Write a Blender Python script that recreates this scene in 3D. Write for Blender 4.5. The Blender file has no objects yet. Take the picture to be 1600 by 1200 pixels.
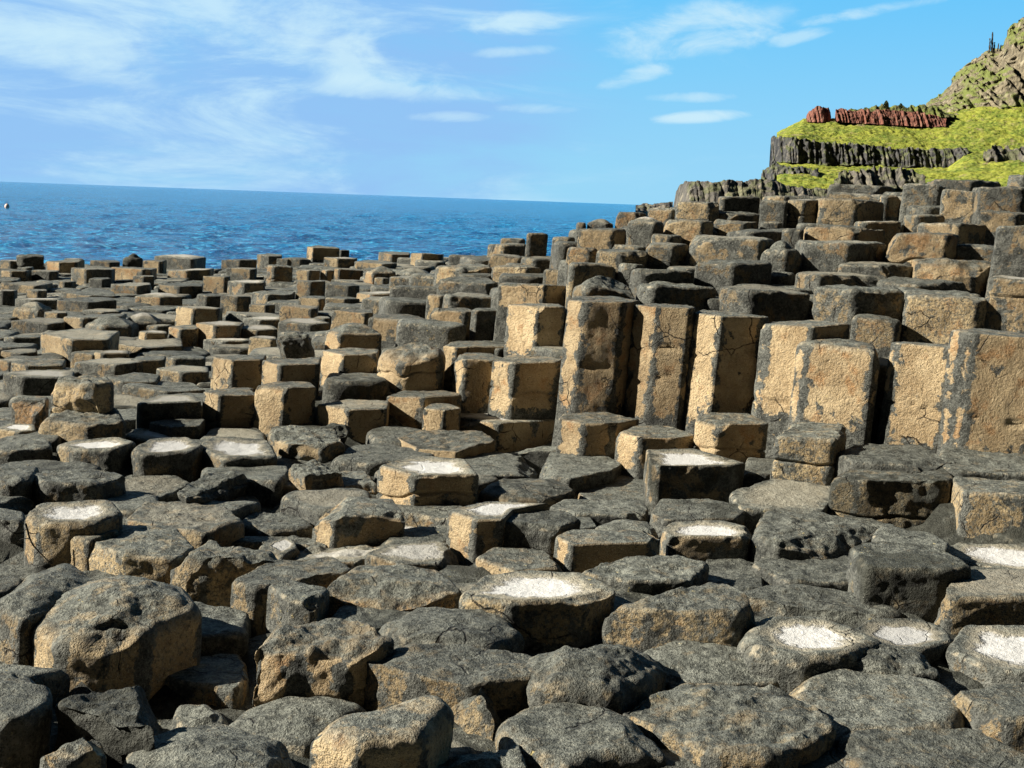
import bpy, math, random
import numpy as np
from math import radians as R, tan, sin, cos, atan, atan2, sqrt, pi
C = bpy.context.scene
COL = C.collection
random.seed(7)
RNG = np.random.default_rng(11)

# ------------------------------------------------------------------ camera
F = 2000.0                      # focal length in pixels of the 1600 px wide photo
EYE = 1.35
PITCH, ROLL = R(8.18), R(2.09)
cam_d = bpy.data.cameras.new('camera'); cam = bpy.data.objects.new('camera', cam_d); COL.objects.link(cam)
cam_d.sensor_width = 36.0; cam_d.lens = 36.0 * F / 1600.0
cam_d.clip_start = 0.05; cam_d.clip_end = 20000
from mathutils import Matrix, Vector, Euler
RM = (Matrix.Rotation(R(90) - PITCH, 3, 'X') @ Matrix.Rotation(ROLL, 3, 'Z'))
cam.matrix_world = Matrix.Translation((0, 0, EYE)) @ RM.to_4x4()
C.camera = cam
RMN = np.array(RM)

# ------------------------------------------------------------------ sun, sky, exposure
SUN_AZ, SUN_EL = 4.0, 30.0     # sun to the left, a little behind the camera
sv = Vector((-cos(R(SUN_AZ)) * cos(R(SUN_EL)), -sin(R(SUN_AZ)) * cos(R(SUN_EL)), sin(R(SUN_EL))))
sd = bpy.data.lights.new('sun', 'SUN'); sun = bpy.data.objects.new('sun', sd); COL.objects.link(sun)
sd.energy = 5.0; sd.angle = R(0.53); sd.color = (1.0, 0.93, 0.80)
sun.rotation_euler = sv.to_track_quat('Z', 'Y').to_euler()
C.view_settings.view_transform = 'Standard'; C.view_settings.look = 'None'
C.view_settings.gamma = 1.0; EXPO = 1.3
C.view_settings.exposure = EXPO
C.view_settings.use_curve_mapping = False
C.cycles.diffuse_bounces = 1; C.cycles.max_bounces = 6

class NT:
    """tiny helper round a node tree"""
    def __init__(s, tree): s.t = tree; s.n = tree.nodes; s.l = tree.links
    def node(s, typ, **kw):
        n = s.n.new(typ)
        for k, v in kw.items(): setattr(n, k, v)
        return n
    def put(s, sock, v):
        if isinstance(v, bpy.types.NodeSocket): s.l.new(v, sock)
        elif v is not None:
            try: sock.default_value = v
            except Exception: sock.default_value = (*v, 1.0)
    def math(s, op, a, b=None, c=None, clamp=False):
        n = s.node('ShaderNodeMath', operation=op, use_clamp=clamp)
        s.put(n.inputs[0], a); s.put(n.inputs[1], b); s.put(n.inputs[2], c)
        return n.outputs[0]
    def mix(s, fac, a, b, mode='MIX'):
        n = s.node('ShaderNodeMix', data_type='RGBA', blend_type=mode)
        s.put(n.inputs[0], fac); s.put(n.inputs[6], a); s.put(n.inputs[7], b)
        return n.outputs[2]
    def noise(s, vec, scale, detail=4, rough=0.55, dist=0.0):
        n = s.node('ShaderNodeTexNoise')
        s.put(n.inputs['Vector'], vec); n.inputs['Scale'].default_value = scale
        n.inputs['Detail'].default_value = detail; n.inputs['Roughness'].default_value = rough
        n.inputs['Distortion'].default_value = dist
        return n.outputs['Fac']
    def smooth(s, x, lo, hi, a=0.0, b=1.0):
        n = s.node('ShaderNodeMapRange', interpolation_type='SMOOTHSTEP')
        s.put(n.inputs[0], x); s.put(n.inputs[1], lo); s.put(n.inputs[2], hi)
        s.put(n.inputs[3], a); s.put(n.inputs[4], b)
        return n.outputs[0]
    def attr(s, name):
        return s.node('ShaderNodeAttribute', attribute_name=name).outputs['Fac']
    def mapping(s, vec, scale=(1, 1, 1), rot=(0, 0, 0), loc=(0, 0, 0)):
        n = s.node('ShaderNodeMapping'); s.put(n.inputs[0], vec)
        n.inputs['Scale'].default_value = scale; n.inputs['Rotation'].default_value = rot; n.inputs['Location'].default_value = loc
        return n.outputs[0]

def pix_dir(u, v):
    d = RMN @ np.array([(u - 800.0) / F, (600.0 - v) / F, -1.0])
    return d
def pdir_unit(u, v):
    d = pix_dir(u, v); return d / np.linalg.norm(d)

def build_world():
    w = bpy.data.worlds.new('World'); C.world = w; w.use_nodes = True
    T = NT(w.node_tree); T.n.clear()
    out = T.node('ShaderNodeOutputWorld'); bg = T.node('ShaderNodeBackground')
    sky = T.node('ShaderNodeTexSky', sky_type='NISHITA', sun_disc=False)
    sky.sun_elevation = R(SUN_EL); sky.sun_rotation = atan2(sv.x, sv.y)
    sky.air_density = 1.0; sky.dust_density = 0.3; sky.ozone_density = 3.0
    hs = T.node('ShaderNodeHueSaturation'); T.l.new(sky.outputs[0], hs.inputs['Color'])
    hs.inputs['Saturation'].default_value = 1.25; hs.inputs['Value'].default_value = 1.0
    tc = T.node('ShaderNodeTexCoord').outputs['Generated']
    sep = T.node('ShaderNodeSeparateXYZ'); T.l.new(tc, sep.inputs[0])
    x, y, z = sep.outputs
    zc = T.math('MAXIMUM', z, 0.0)
    inv = T.math('DIVIDE', 1.0, T.math('ADD', zc, 0.14))
    cmb = T.node('ShaderNodeCombineXYZ')
    T.put(cmb.inputs[0], T.math('MULTIPLY', x, inv)); T.put(cmb.inputs[1], T.math('MULTIPLY', y, inv))
    pl = cmb.outputs[0]
    # the blue of the clear air, deeper with height
    def K(r, g, b_):                                 # seen colour -> background colour at strength 0.05
        f = lambda q: (q / 255.0 / 12.92 if q < 10 else ((q / 255.0 + .055) / 1.055) ** 2.4) / (2 ** EXPO) / 0.05
        return (f(r), f(g), f(b_), 1)
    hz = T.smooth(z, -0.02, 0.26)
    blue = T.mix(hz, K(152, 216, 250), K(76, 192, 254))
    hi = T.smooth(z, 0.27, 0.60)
    blue = T.mix(hi, blue, K(6, 18, 42))  # zenith darkened well past clear-air blue to cut fill on shaded faces
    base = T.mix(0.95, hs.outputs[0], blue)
    # thin high cloud: broad lilac veil on the left with pale torn edges
    c2 = T.node('ShaderNodeCombineXYZ'); T.put(c2.inputs[0], x); T.put(c2.inputs[1], z); T.put(c2.inputs[2], T.math('MULTIPLY', y, 0.3))
    vm = T.mapping(c2.outputs[0], scale=(2.6, 8.5, 1), rot=(0, 0, R(19)), loc=(.4, .3, 0))
    n1 = T.noise(vm, 1.0, 8, 0.60, 0.5)
    n2 = T.noise(T.mapping(c2.outputs[0], scale=(4.5, 17, 1), rot=(0, 0, R(13)), loc=(3.3, 1, 0)), 1.0, 9, 0.66, 0.55)
    az = T.math('ARCTAN2', x, y)
    left = T.smooth(az, 0.16, -0.22)
    veil = T.smooth(T.math('ADD', n1, T.math('MULTIPLY', left, 0.26)), 0.50, 0.78)
    veil = T.math('MULTIPLY', veil, T.smooth(left, 0.0, 0.5, 0.12, 1.0))
    col = T.mix(T.math('MULTIPLY', veil, 0.8), base, K(148, 192, 244))
    wis = T.smooth(T.math('ADD', n2, T.math('MULTIPLY', left, 0.06)), 0.50, 0.74)
    wis = T.math('MULTIPLY', wis, T.smooth(left, 0.0, 0.6, 0.20, 0.95))
    col = T.mix(wis, col, K(196, 232, 252))
    # single clouds where the photograph has them (fixed directions of the sky)
    fine = T.noise(T.mapping(tc, scale=(1, 1, 2.4), rot=(0, R(-6), 0)), 16, 7, 0.62, 0.5)
    for (u, v, su, sv_, s, tl) in [(790, 38, 90, 15, .85, 4), (1080, 50, 110, 34, .8, 8), (1180, 30, 60, 18, .5, 10), (1370, 15, 110, 9, .8, 10),
                               (1000, 118, 50, 12, .75, 14), (1100, 182, 70, 8, .9, 3), (1075, 152, 60, 7, .6, 0), (810, 80, 60, 8, .6, 3), (545, 90, 130, 34, .8, -14),
                               (620, 140, 140, 16, .6, -4), (710, 182, 60, 8, .55, 0), (1250, 57, 40, 9, .6, 12), (830, 170, 60, 8, .5, 0), (90, 60, 160, 30, .6, -18),
                               (130, 105, 150, 18, .5, -15)]:
        d = pdir_unit(u, v); ru = pdir_unit(u + 10, v) - d; ru /= np.linalg.norm(ru)
        rv = np.cross(ru, d)
        if rv[2] < 0: rv = -rv
        a = R(tl); e1 = ru * cos(a) + rv * sin(a); e2 = -ru * sin(a) + rv * cos(a)
        def dot(e, off, sc):
            n = T.node('ShaderNodeVectorMath', operation='DOT_PRODUCT'); T.l.new(tc, n.inputs[0]); n.inputs[1].default_value = tuple(e)
            return T.math('MULTIPLY', T.math('SUBTRACT', n.outputs['Value'], off), sc)
        p = dot(e1, float(e1 @ d), F / su); q = dot(e2, float(e2 @ d), F / sv_)
        r2 = T.math('ADD', T.math('MULTIPLY', p, p), T.math('MULTIPLY', q, q))
        m = T.math('SUBTRACT', 1.0, T.math('MULTIPLY', r2, 0.45))
        m = T.smooth(T.math('ADD', m, T.math('MULTIPLY', T.math('SUBTRACT', fine, 0.5), 2.6)), 0.25, 1.25)
        m = T.math('MULTIPLY', m, T.smooth(r2, 3.2, 1.0))
        fwd = T.smooth(y, 0.0, 0.2)
        col = T.mix(T.math('MULTIPLY', T.math('MULTIPLY', m, fwd), s), col, K(206, 238, 252))
    # unseen dome behind and beside the camera dimmed to lower the fill light
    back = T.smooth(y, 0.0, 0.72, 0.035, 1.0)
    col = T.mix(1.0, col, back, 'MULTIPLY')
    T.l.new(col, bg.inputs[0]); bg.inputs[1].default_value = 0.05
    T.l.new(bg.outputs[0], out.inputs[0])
build_world()

# ------------------------------------------------------------------ noise
_P = RNG.permutation(256).astype(np.int64); _P = np.concatenate([_P, _P, _P])
_V = RNG.uniform(-1, 1, 256)
def vnoise(p):
    i = np.floor(p).astype(np.int64); f = p - i
    f = f * f * f * (f * (f * 6 - 15) + 10); i &= 255
    x0, y0, z0 = i[:, 0], i[:, 1], i[:, 2]; x1, y1, z1 = (x0 + 1) & 255, (y0 + 1) & 255, (z0 + 1) & 255
    fx, fy, fz = f[:, 0], f[:, 1], f[:, 2]
    def h(a, b, c): return _V[_P[_P[_P[a] + b] + c]]
    a = h(x0, y0, z0) * (1 - fx) + h(x1, y0, z0) * fx; b = h(x0, y1, z0) * (1 - fx) + h(x1, y1, z0) * fx
    c = h(x0, y0, z1) * (1 - fx) + h(x1, y0, z1) * fx; d = h(x0, y1, z1) * (1 - fx) + h(x1, y1, z1) * fx
    return (a * (1 - fy) + b * fy) * (1 - fz) + (c * (1 - fy) + d * fy) * fz
def fbm(p, octv=3, gain=0.5):
    s = 0; a = 1.0
    for k in range(octv):
        s = s + a * vnoise(p * (2.03 ** k) + 17.3 * k); a *= gain
    return s
def ridged(p, octv=3):
    s = 0; a = 1.0
    for k in range(octv):
        s = s + a * (1 - 2 * np.abs(vnoise(p * (2.1 ** k) + 9.1 * k))); a *= 0.5
    return s

# ------------------------------------------------------------------ object helpers
def link_mesh(name, V, faces_quads, extra_faces, mat, attrs=None, smooth=True, parent=None):
    me = bpy.data.meshes.new(name)
    nv = len(V); nq = len(faces_quads)
    loops = [faces_quads.reshape(-1)] + [np.asarray(f) for f in extra_faces]
    tot = np.concatenate(loops).astype(np.int32) if loops else np.zeros(0, np.int32)
    sizes = np.concatenate([np.full(nq, 4, np.int32), np.array([len(f) for f in extra_faces], np.int32)])
    me.vertices.add(nv); me.vertices.foreach_set('co', np.ascontiguousarray(V, np.float32).ravel())
    me.loops.add(len(tot)); me.loops.foreach_set('vertex_index', tot)
    me.polygons.add(len(sizes)); me.polygons.foreach_set('loop_start', np.concatenate([[0], np.cumsum(sizes)[:-1]]).astype(np.int32))
    me.update(calc_edges=True)
    me.validate()
    if smooth: me.polygons.foreach_set('use_smooth', np.ones(len(me.polygons), bool))
    for k, a in (attrs or {}).items():
        at = me.attributes.new(k, 'FLOAT', 'POINT'); at.data.foreach_set('value', np.ascontiguousarray(a, np.float32))
    me.materials.append(mat); me.update()
    o = bpy.data.objects.new(name, me); COL.objects.link(o)
    if parent is not None: o.parent = parent
    return o
def tag(o, label=None, cat=None, group=None, kind=None):
    if label: o['label'] = label
    if cat: o['category'] = cat
    if group: o['group'] = group
    if kind: o['kind'] = kind
    return o
def grid_faces(nr, nc, wrap=False, base=0):
    r = np.arange(nr - 1)[:, None]; c = np.arange(nc if wrap else nc - 1)[None, :]
    c2 = (c + 1) % nc
    q = np.stack([r * nc + c, r * nc + c2, (r + 1) * nc + c2, (r + 1) * nc + c], -1).reshape(-1, 4)
    return q + base
def grid_normals(G, wrap):
    du = np.roll(G, -1, 1) - np.roll(G, 1, 1) if wrap else np.gradient(G, axis=1)
    dv = np.gradient(G, axis=0)
    n = np.cross(du, dv); l = np.linalg.norm(n, axis=2, keepdims=True)
    return n / np.maximum(l, 1e-9)

# ------------------------------------------------------------------ materials
def principled(name, rough=0.85, spec=0.3):
    m = bpy.data.materials.new(name); m.use_nodes = True
    T = NT(m.node_tree); b = T.n['Principled BSDF']
    b.inputs['Roughness'].default_value = rough; b.inputs['Specular IOR Level'].default_value = spec
    return m, T, b
def bump(T, b, h, strength, dist, normal=None):
    n = T.node('ShaderNodeBump'); n.inputs['Strength'].default_value = strength; n.inputs['Distance'].default_value = dist
    T.put(n.inputs['Height'], h)
    if normal is not None: T.l.new(normal, n.inputs['Normal'])
    T.l.new(n.outputs[0], b.inputs['Normal']); return n.outputs[0]

def rock_material():
    m, T, b = principled('weathered_basalt', 0.82, 0.28)
    pos = T.node('ShaderNodeNewGeometry').outputs['Position']
    side, edge, dep, rad = T.attr('side'), T.attr('edge'), T.attr('dep'), T.attr('rad')
    tanv, salt, rnd, dark = T.attr('tan'), T.attr('salt'), T.attr('rnd'), T.attr('dark')
    off = T.node('ShaderNodeCombineXYZ'); T.put(off.inputs[0], T.math('MULTIPLY', rnd, 31.0)); T.put(off.inputs[2], T.math('MULTIPLY', rnd, 17.0))
    va = T.node('ShaderNodeVectorMath', operation='ADD'); T.l.new(pos, va.inputs[0]); T.l.new(off.outputs[0], va.inputs[1]); p = va.outputs[0]
    big = T.noise(p, 5, 4, 0.6); med = T.noise(p, 17, 6, 0.66, 0.0); fin = T.noise(p, 70, 4, 0.7); grit = T.noise(p, 210, 2, 0.6)
    # grey lichen-dark skin
    g = T.mix(T.smooth(med, 0.34, 0.68), (0.036, 0.039, 0.035, 1), (0.128, 0.132, 0.117, 1))
    g = T.mix(T.smooth(fin, 0.50, 0.70, 0, 0.75), g, (0.20, 0.20, 0.175, 1))
    g = T.mix(T.smooth(fin, 0.46, 0.33, 0, 0.8), g, (0.014, 0.014, 0.012, 1))
    g = T.mix(T.math('MULTIPLY', T.smooth(grit, 0.55, 0.70, 0, 1.0), T.math('MULTIPLY', T.smooth(T.noise(p, 6, 4, .6), .42, .62), .62)), g, (0.31, 0.305, 0.26, 1))
    g = T.mix(T.smooth(grit, 0.44, 0.32, 0, 0.75), g, (0.012, 0.012, 0.011, 1))
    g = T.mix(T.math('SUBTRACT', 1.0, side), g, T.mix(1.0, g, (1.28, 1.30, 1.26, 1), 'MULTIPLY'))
    # tan weathered faces
    tcol = T.mix(T.smooth(big, 0.38, 0.66), (0.31, 0.222, 0.122, 1), (0.46, 0.352, 0.21, 1))
    hue = T.attr('hue')
    tcol = T.mix(T.smooth(T.noise(p, 9, 4, 0.6), T.math('SUBTRACT', 0.58, T.math('MULTIPLY', hue, 0.14)), T.math('SUBTRACT', 0.74, T.math('MULTIPLY', hue, 0.14)), 0, 0.75), tcol, (0.31, 0.165, 0.065, 1))
    tcol = T.mix(T.smooth(fin, 0.45, 0.30, 0, 0.75), tcol, (0.10, 0.07, 0.04, 1))
    tcol = T.mix(T.smooth(grit, 0.54, 0.70, 0, 0.6), tcol, (0.62, 0.52, 0.36, 1))
    tcol = T.mix(1.0, tcol, T.smooth(tanv, 0.45, 1.0, 0.56, 1.08), 'MULTIPLY')
    tcol = T.mix(T.math('MULTIPLY', T.attr('spk'), 0.55), tcol, T.mix(1.0, tcol, (0.80, 0.84, 0.80, 1), 'MULTIPLY'))
    blot = T.noise(p, 10, 6, 0.66, 0.3)
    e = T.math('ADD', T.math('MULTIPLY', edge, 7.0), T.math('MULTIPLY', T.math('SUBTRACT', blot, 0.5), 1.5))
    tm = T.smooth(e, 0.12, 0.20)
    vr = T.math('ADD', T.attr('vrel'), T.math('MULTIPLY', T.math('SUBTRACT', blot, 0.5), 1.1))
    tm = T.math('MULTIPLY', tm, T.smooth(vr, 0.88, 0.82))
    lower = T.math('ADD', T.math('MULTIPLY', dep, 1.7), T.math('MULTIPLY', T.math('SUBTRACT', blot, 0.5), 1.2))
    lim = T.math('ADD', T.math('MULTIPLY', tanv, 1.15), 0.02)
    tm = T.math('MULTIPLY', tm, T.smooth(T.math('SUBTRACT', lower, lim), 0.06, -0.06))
    tm2 = T.smooth(T.math('ADD', T.math('MULTIPLY', tanv, 0.62), T.math('MULTIPLY', T.math('SUBTRACT', T.noise(p, 6, 6, 0.70, 0.3), 0.5), 1.5)), 0.33, 0.43)
    spk = T.attr('spk')
    hole = T.smooth(T.math('ADD', T.noise(p, 62, 6, .78), T.math('MULTIPLY', spk, -0.03)), 0.36, 0.52)
    tm = T.math('MULTIPLY', tm, T.math('SUBTRACT', 1.0, T.math('MULTIPLY', spk, T.math('SUBTRACT', 1.0, hole))))
    tm = T.math('MULTIPLY', T.math('MULTIPLY', tm, tm2), side)
    # speckled tan on the worn tops
    tt = T.smooth(T.math('ADD', T.math('MULTIPLY', T.noise(p, 13, 6, 0.72), 1.0), T.math('MULTIPLY', tanv, 0.12)), 0.60, 0.74)
    tt = T.math('MULTIPLY', T.math('MULTIPLY', tt, T.math('SUBTRACT', 1.0, side)), 0.40)
    c = T.mix(T.math('MAXIMUM', tm, tt), g, tcol)
    # bright chipped edges at the rim
    rim = T.math('MULTIPLY', T.smooth(T.math('ABSOLUTE', T.math('SUBTRACT', side, 0.5)), 0.42, 0.1), T.smooth(T.noise(p, 24, 5, 0.7), 0.50, 0.64))
    c = T.mix(T.math('MULTIPLY', rim, 0.55), c, (0.44, 0.38, 0.27, 1))
    # yellow-ochre lichen specks
    li = T.math('MULTIPLY', T.smooth(T.noise(p, 42, 3, 0.6), 0.66, 0.72), T.smooth(big, 0.50, 0.62))
    c = T.mix(T.math('MULTIPLY', li, 0.6), c, (0.52, 0.42, 0.17, 1))
    # dark algae; on the bedrock this tone paints in crevice shade
    al = T.smooth(T.math('ADD', T.noise(p, 4, 5, 0.65, 0.5), T.math('MULTIPLY', dark, 0.35)), 0.62, 0.76)
    c = T.mix(T.math('MULTIPLY', al, 0.72), c, (0.020, 0.021, 0.014, 1))
    # hairline cracks
    wv = T.node('ShaderNodeVectorMath', operation='ADD'); T.l.new(p, wv.inputs[0])
    nz_ = T.node('ShaderNodeTexNoise'); T.l.new(p, nz_.inputs['Vector']); nz_.inputs['Scale'].default_value = 6; nz_.inputs['Detail'].default_value = 5
    sc_ = T.node('ShaderNodeVectorMath', operation='SCALE'); T.l.new(nz_.outputs['Color'], sc_.inputs[0]); sc_.inputs['Scale'].default_value = 0.13
    T.l.new(sc_.outputs[0], wv.inputs[1])
    vo = T.node('ShaderNodeTexVoronoi', feature='DISTANCE_TO_EDGE'); T.l.new(wv.outputs[0], vo.inputs['Vector']); vo.inputs['Scale'].default_value = 4.2
    crk = T.math('MULTIPLY', T.smooth(vo.outputs['Distance'], 0.016, 0.003), T.smooth(T.noise(p, 3.3, 3, .6), 0.54, 0.62))
    c = T.mix(T.math('MULTIPLY', crk, 0.85), c, (0.012, 0.010, 0.008, 1))
    # dried salt in the hollow tops
    sn = T.math('ADD', T.math('SUBTRACT', 1.02, rad), T.math('MULTIPLY', T.math('SUBTRACT', T.noise(p, 12, 6, 0.68, 0.4), 0.5), 0.95))
    pale = T.math('MULTIPLY', T.smooth(sn, -0.02, 0.34), T.math('MULTIPLY', salt, T.math('SUBTRACT', 1.0, side)))
    c = T.mix(T.math('MULTIPLY', pale, T.smooth(fin, 0.30, 0.5, 0.5, 0.9)), c, (0.36, 0.325, 0.245, 1))
    wht = T.math('MULTIPLY', T.smooth(sn, 0.26, 0.48), T.smooth(salt, 0.55, 0.9))
    wht = T.math('MULTIPLY', wht, T.math('SUBTRACT', 1.0, side))
    c = T.mix(T.math('MULTIPLY', wht, T.smooth(fin, 0.30, 0.46, 0.78, 0.95)), c, (0.47, 0.468, 0.455, 1))
    c = T.mix(1.0, c, T.smooth(rnd, 0, 1, 0.78, 1.15), 'MULTIPLY')
    T.l.new(c, b.inputs['Base Color'])
    pits = T.node('ShaderNodeTexVoronoi'); T.l.new(p, pits.inputs['Vector']); pits.inputs['Scale'].default_value = 95
    pit = T.smooth(pits.outputs['Distance'], 0.0, 0.35)
    h = T.math('ADD', T.math('MULTIPLY', med, 0.75), T.math('ADD', T.math('MULTIPLY', fin, 0.55), T.math('MULTIPLY', grit, 0.22)))
    h = T.math('ADD', h, T.math('MULTIPLY', pit, 0.10))
    h = T.math('SUBTRACT', h, T.math('MULTIPLY', crk, 0.5))
    h = T.math('MULTIPLY', h, T.math('SUBTRACT', 1.0, T.math('MULTIPLY', wht, 0.65)))
    bump(T, b, h, 1.0, 0.024)
    return m
ROCK = rock_material()

# ------------------------------------------------------------------ photo geometry: unprojection
def to_plane(u, v, z):
    d = pix_dir(u, v); t = (z - EYE) / d[2]
    return np.array([d[0] * t, d[1] * t])
def z_at(u, v, D):
    d = pix_dir(u, v); return EYE + d[2] * D / d[1]
def az_dir(u, v):
    d = pix_dir(u, v); return np.array([d[0] / d[1], 1.0])
def zg(u, v):
    k = lambda x: min(1.0, max(0.0, x))
    return 0.10 * k((620 - v) / 150) + 0.30 * k((u - 350) / 300) * k((640 - v) / 60)

COLS = []          # every traced column: dict(poly, z, vis, opts)
def far_d(d):
    if d > 4.4: return 7.28 + (d - 4.4) * 1.25
    v = 1209 * tan(atan(1.35 / d) - R(13.38)); return 1.35 / tan(R(8.18) + atan(v / 2000))
def finish(chain, back, z, o):
    chain = [np.asarray(p, float) for p in chain]
    if back is None:
        a, bq = chain[0], chain[-1]; e = bq - a; w = np.linalg.norm(e); e = e / w
        n = np.array([-e[1], e[0]])
        if n[1] < 0: n = -n
        c = (a + bq) / 2
        fd = max(0.0, max(float((c - q) @ n) for q in chain))
        B = max(0.40 * w, min(0.95 * w, o.get('dep', 0.92) * w - fd)); B = max(B, 0.16)
        j = random.uniform(-.05, .05)
        back = [c + e * (0.27 + j) * w + n * B, c - e * (0.27 - j) * w + n * B * random.uniform(.92, 1.0)]
    poly = np.array(chain + list(back))
    if 'grow' in o: poly = poly.mean(0) + (poly - poly.mean(0)) * o['grow']
    A = 0.5 * np.sum(poly[:, 0] * np.roll(poly[:, 1], -1) - np.roll(poly[:, 0], -1) * poly[:, 1])
    if A < 0: poly = poly[::-1]
    o['poly'] = poly; o['z'] = z; COLS.append(o); return o
def _num(o, us, vt):
    o.setdefault('px', ((min(us) + max(us)) / 2, vt)); o['wpx'] = max(us) - min(us)
def Fp(pts, z, label=None, **o):
    """whole top outline traced, at a known height above the general level of the stones"""
    P = [to_plane(u, v, z) for u, v in pts]
    o['label'] = label; o['vis'] = o.get('vis', 0.45)
    o['px'] = (sum(p[0] for p in pts) / len(pts), sum(p[1] for p in pts) / len(pts)); o['wpx'] = max(p[0] for p in pts) - min(p[0] for p in pts)
    return finish(P, [], z, o)
def Ch(pts, vb, label=None, back=None, d=None, **o):
    """front edge of the top traced; distance from where its foot meets the stones in front"""
    if d is not None and d < 3.3: d = None
    if d is not None: d = far_d(d)
    o.setdefault('zb', -.04 if vb > 680 else zg(pts[0][0], vb))
    k = max(range(len(pts)), key=lambda i: pts[i][1] if 0 < i < len(pts) - 1 else -1)
    u, v = pts[k]
    if d is None:
        d = to_plane(u, vb, o.get('zb', zg(u, vb)))[1]
    z = z_at(u, v, d)
    P = [to_plane(a, c, z) for a, c in pts]
    B = None if back is None else [to_plane(a, c, z) for a, c in back]
    o['label'] = label; o['vis'] = max(0.08, z - z_at(u, vb, d)) + 0.05
    _num(o, [p[0] for p in pts], v)
    return finish(P, B, z, o)
def Pl(us, phis, vt, vb, label=None, d=None, **o):
    """faces given by their image edges and by how far each is turned (positive: to the left)"""
    if d is not None: d = far_d(d)
    k = next((i for i in range(1, len(us) - 1) if phis[i] <= 0), len(us) - 2)
    u = us[k]
    if d is None: d = to_plane(u, vb, o.get('zb', zg(u, vb)))[1]
    z = z_at(u, vt, d)
    pts = {k: az_dir(u, vt) * d}
    def step(P, u2, phi, sgn):
        za = math.degrees(atan2(P[0], P[1])); phi = min(56, max(-56, phi - za)) + za
        t = np.array([sgn * cos(R(phi)), (-sgn) * sin(R(phi))])   # along the face
        a = az_dir(u2, vt)
        M = np.array([[a[0], -t[0]], [a[1], -t[1]]]); s = np.linalg.solve(M, P); return a * s[0]
    for i in range(k - 1, -1, -1): pts[i] = step(pts[i + 1], us[i], phis[i], -1)
    for i in range(k + 1, len(us)): pts[i] = step(pts[i - 1], us[i], phis[i - 1], 1)
    o['label'] = label; o['vis'] = max(0.05, z - z_at(u, vb, d)) + 0.05
    _num(o, us, vt)
    return finish([pts[i] for i in range(len(us))], None, z, o)
def S(uL, uF, uR, vt, vb, label=None, d=None, **o):
    D_ = far_d(d) if d is not None else to_plane(uF, vb, o.get('zb', zg(uF, vb)))[1]
    cap = o.pop('cap', .60) * F / D_
    if uR - uL > cap: uR = max(uL + cap, uF + 4)
    if uR - uL > 1.25 * cap: uL = uR - 1.25 * cap
    uF = min(max(uF, uL + 3), uR - 3)
    wl, wr = max(1.0, uF - uL), max(1.0, uR - uF)
    dl = math.degrees(atan(1.732 * (wr - wl) / (wr + wl)))
    dl = max(-34, min(34, dl))
    fl, fr = min(52, max(20, 30 + dl)), min(50, max(17, 30 - dl))
    return Pl([uL, uF, uR], [o.pop('fl', fl), -o.pop('fr', fr)], vt, vb, label, d, **o)

# ------------------------------------------------------------------ the columns, traced from the photograph (pixels of 1600 x 1200)
near = dict(spk=1.0, grow=1.07, t=.45, bev=.02, rough=.85, crn=.02, res=3)
def N(**k):
    d = dict(near); d.update(k); d['t'] *= .82; d['dome'] = d.get('dome', 0) * .7; d['bev'] = min(d['bev'], .05); return d
# foreground stones, bottom of the picture upwards
Fp([(58,962),(95,985),(165,988),(230,976),(312,950),(288,922),(225,903),(140,905),(85,925)], .10, 'big domed stone with a scooped hollow in its tan front, near the left edge', **N(dome=.07, bev=.05, t=1.25, vis=.45, scoop=1, spk=.7))
Fp([(-5,945),(35,965),(85,945),(150,910),(105,884),(45,900)], .10, 'pale lichen-speckled hump behind the big domed stone at the left edge', **N(dome=.05, t=.75, vis=.5))
Fp([(-60,1010),(0,1045),(45,1022),(56,1000),(38,985),(-30,980)], -.05, 'low dark stone at the left edge, left of the big domed stone', **N())
Fp([(-90,1090),(0,1120),(42,1112),(80,1088),(72,1064),(40,1050),(-40,1048)], .08, 'dark block cut by the left edge beside a black shadow gap', **N(t=.3))
Fp([(100,1110),(150,1138),(205,1145),(272,1125),(266,1085),(230,1062),(170,1072),(105,1085)], .06, 'black craggy knob of broken lava rock near the lower left corner', **N(rough=2.2, t=.35, dark=.7, chips=5, grow=1.15))
Fp([(62,1165),(110,1172),(168,1160),(158,1126),(92,1135)], .06, 'cracked tan rock in front of the black craggy knob, lower left', **N(rough=1.4, t=1.3, chips=4, spk=.5))
Fp([(182,1205),(235,1290),(420,1305),(486,1205),(440,1158),(350,1132),(270,1134),(212,1158)], -.01, 'wide smooth dark mound cut by the bottom edge, lower left', **N(dome=.06, bev=.09, t=.1))
Fp([(266,1120),(300,1142),(352,1137),(360,1118),(325,1092),(278,1092)], -.09, 'small dark round dome between the craggy knob and the smooth mound', **N(dome=.04, bev=.06, t=.1))
Fp([(348,1128),(400,1152),(478,1160),(576,1106),(540,1090),(430,1086),(385,1100)], -.06, 'flat dark stone in front of the jagged pale column, bottom left', **N(dome=.03, bev=.06, t=.1))
Fp([(232,1045),(290,1062),(368,1075),(388,1048),(388,1020),(340,1016),(275,1028)], -.07, 'low stone with a pale yellowish front under the shadow of the big domed stone', **N(t=.95))
Fp([(383,1022),(470,1008),(545,1014),(610,996),(575,974),(520,964),(450,976)], .08, 'jagged pale column with a broken bright left face, lower left of centre', **N(rough=1.5, t=1.4, chips=7, vis=.45, spk=.35))
Fp([(576,1030),(650,1052),(735,1064),(862,1046),(830,1018),(740,1007),(640,1006)], .04, 'broad flat block with a lit pale left face, right of the jagged pale column', **N(t=.9))
Fp([(692,1068),(735,1090),(772,1108),(805,1090),(812,1060),(745,1052)], .05, 'notched stone with a bright white broken edge, in front of the broad flat block', **N(rough=1.8, t=.9, chips=6, white=1))
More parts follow.
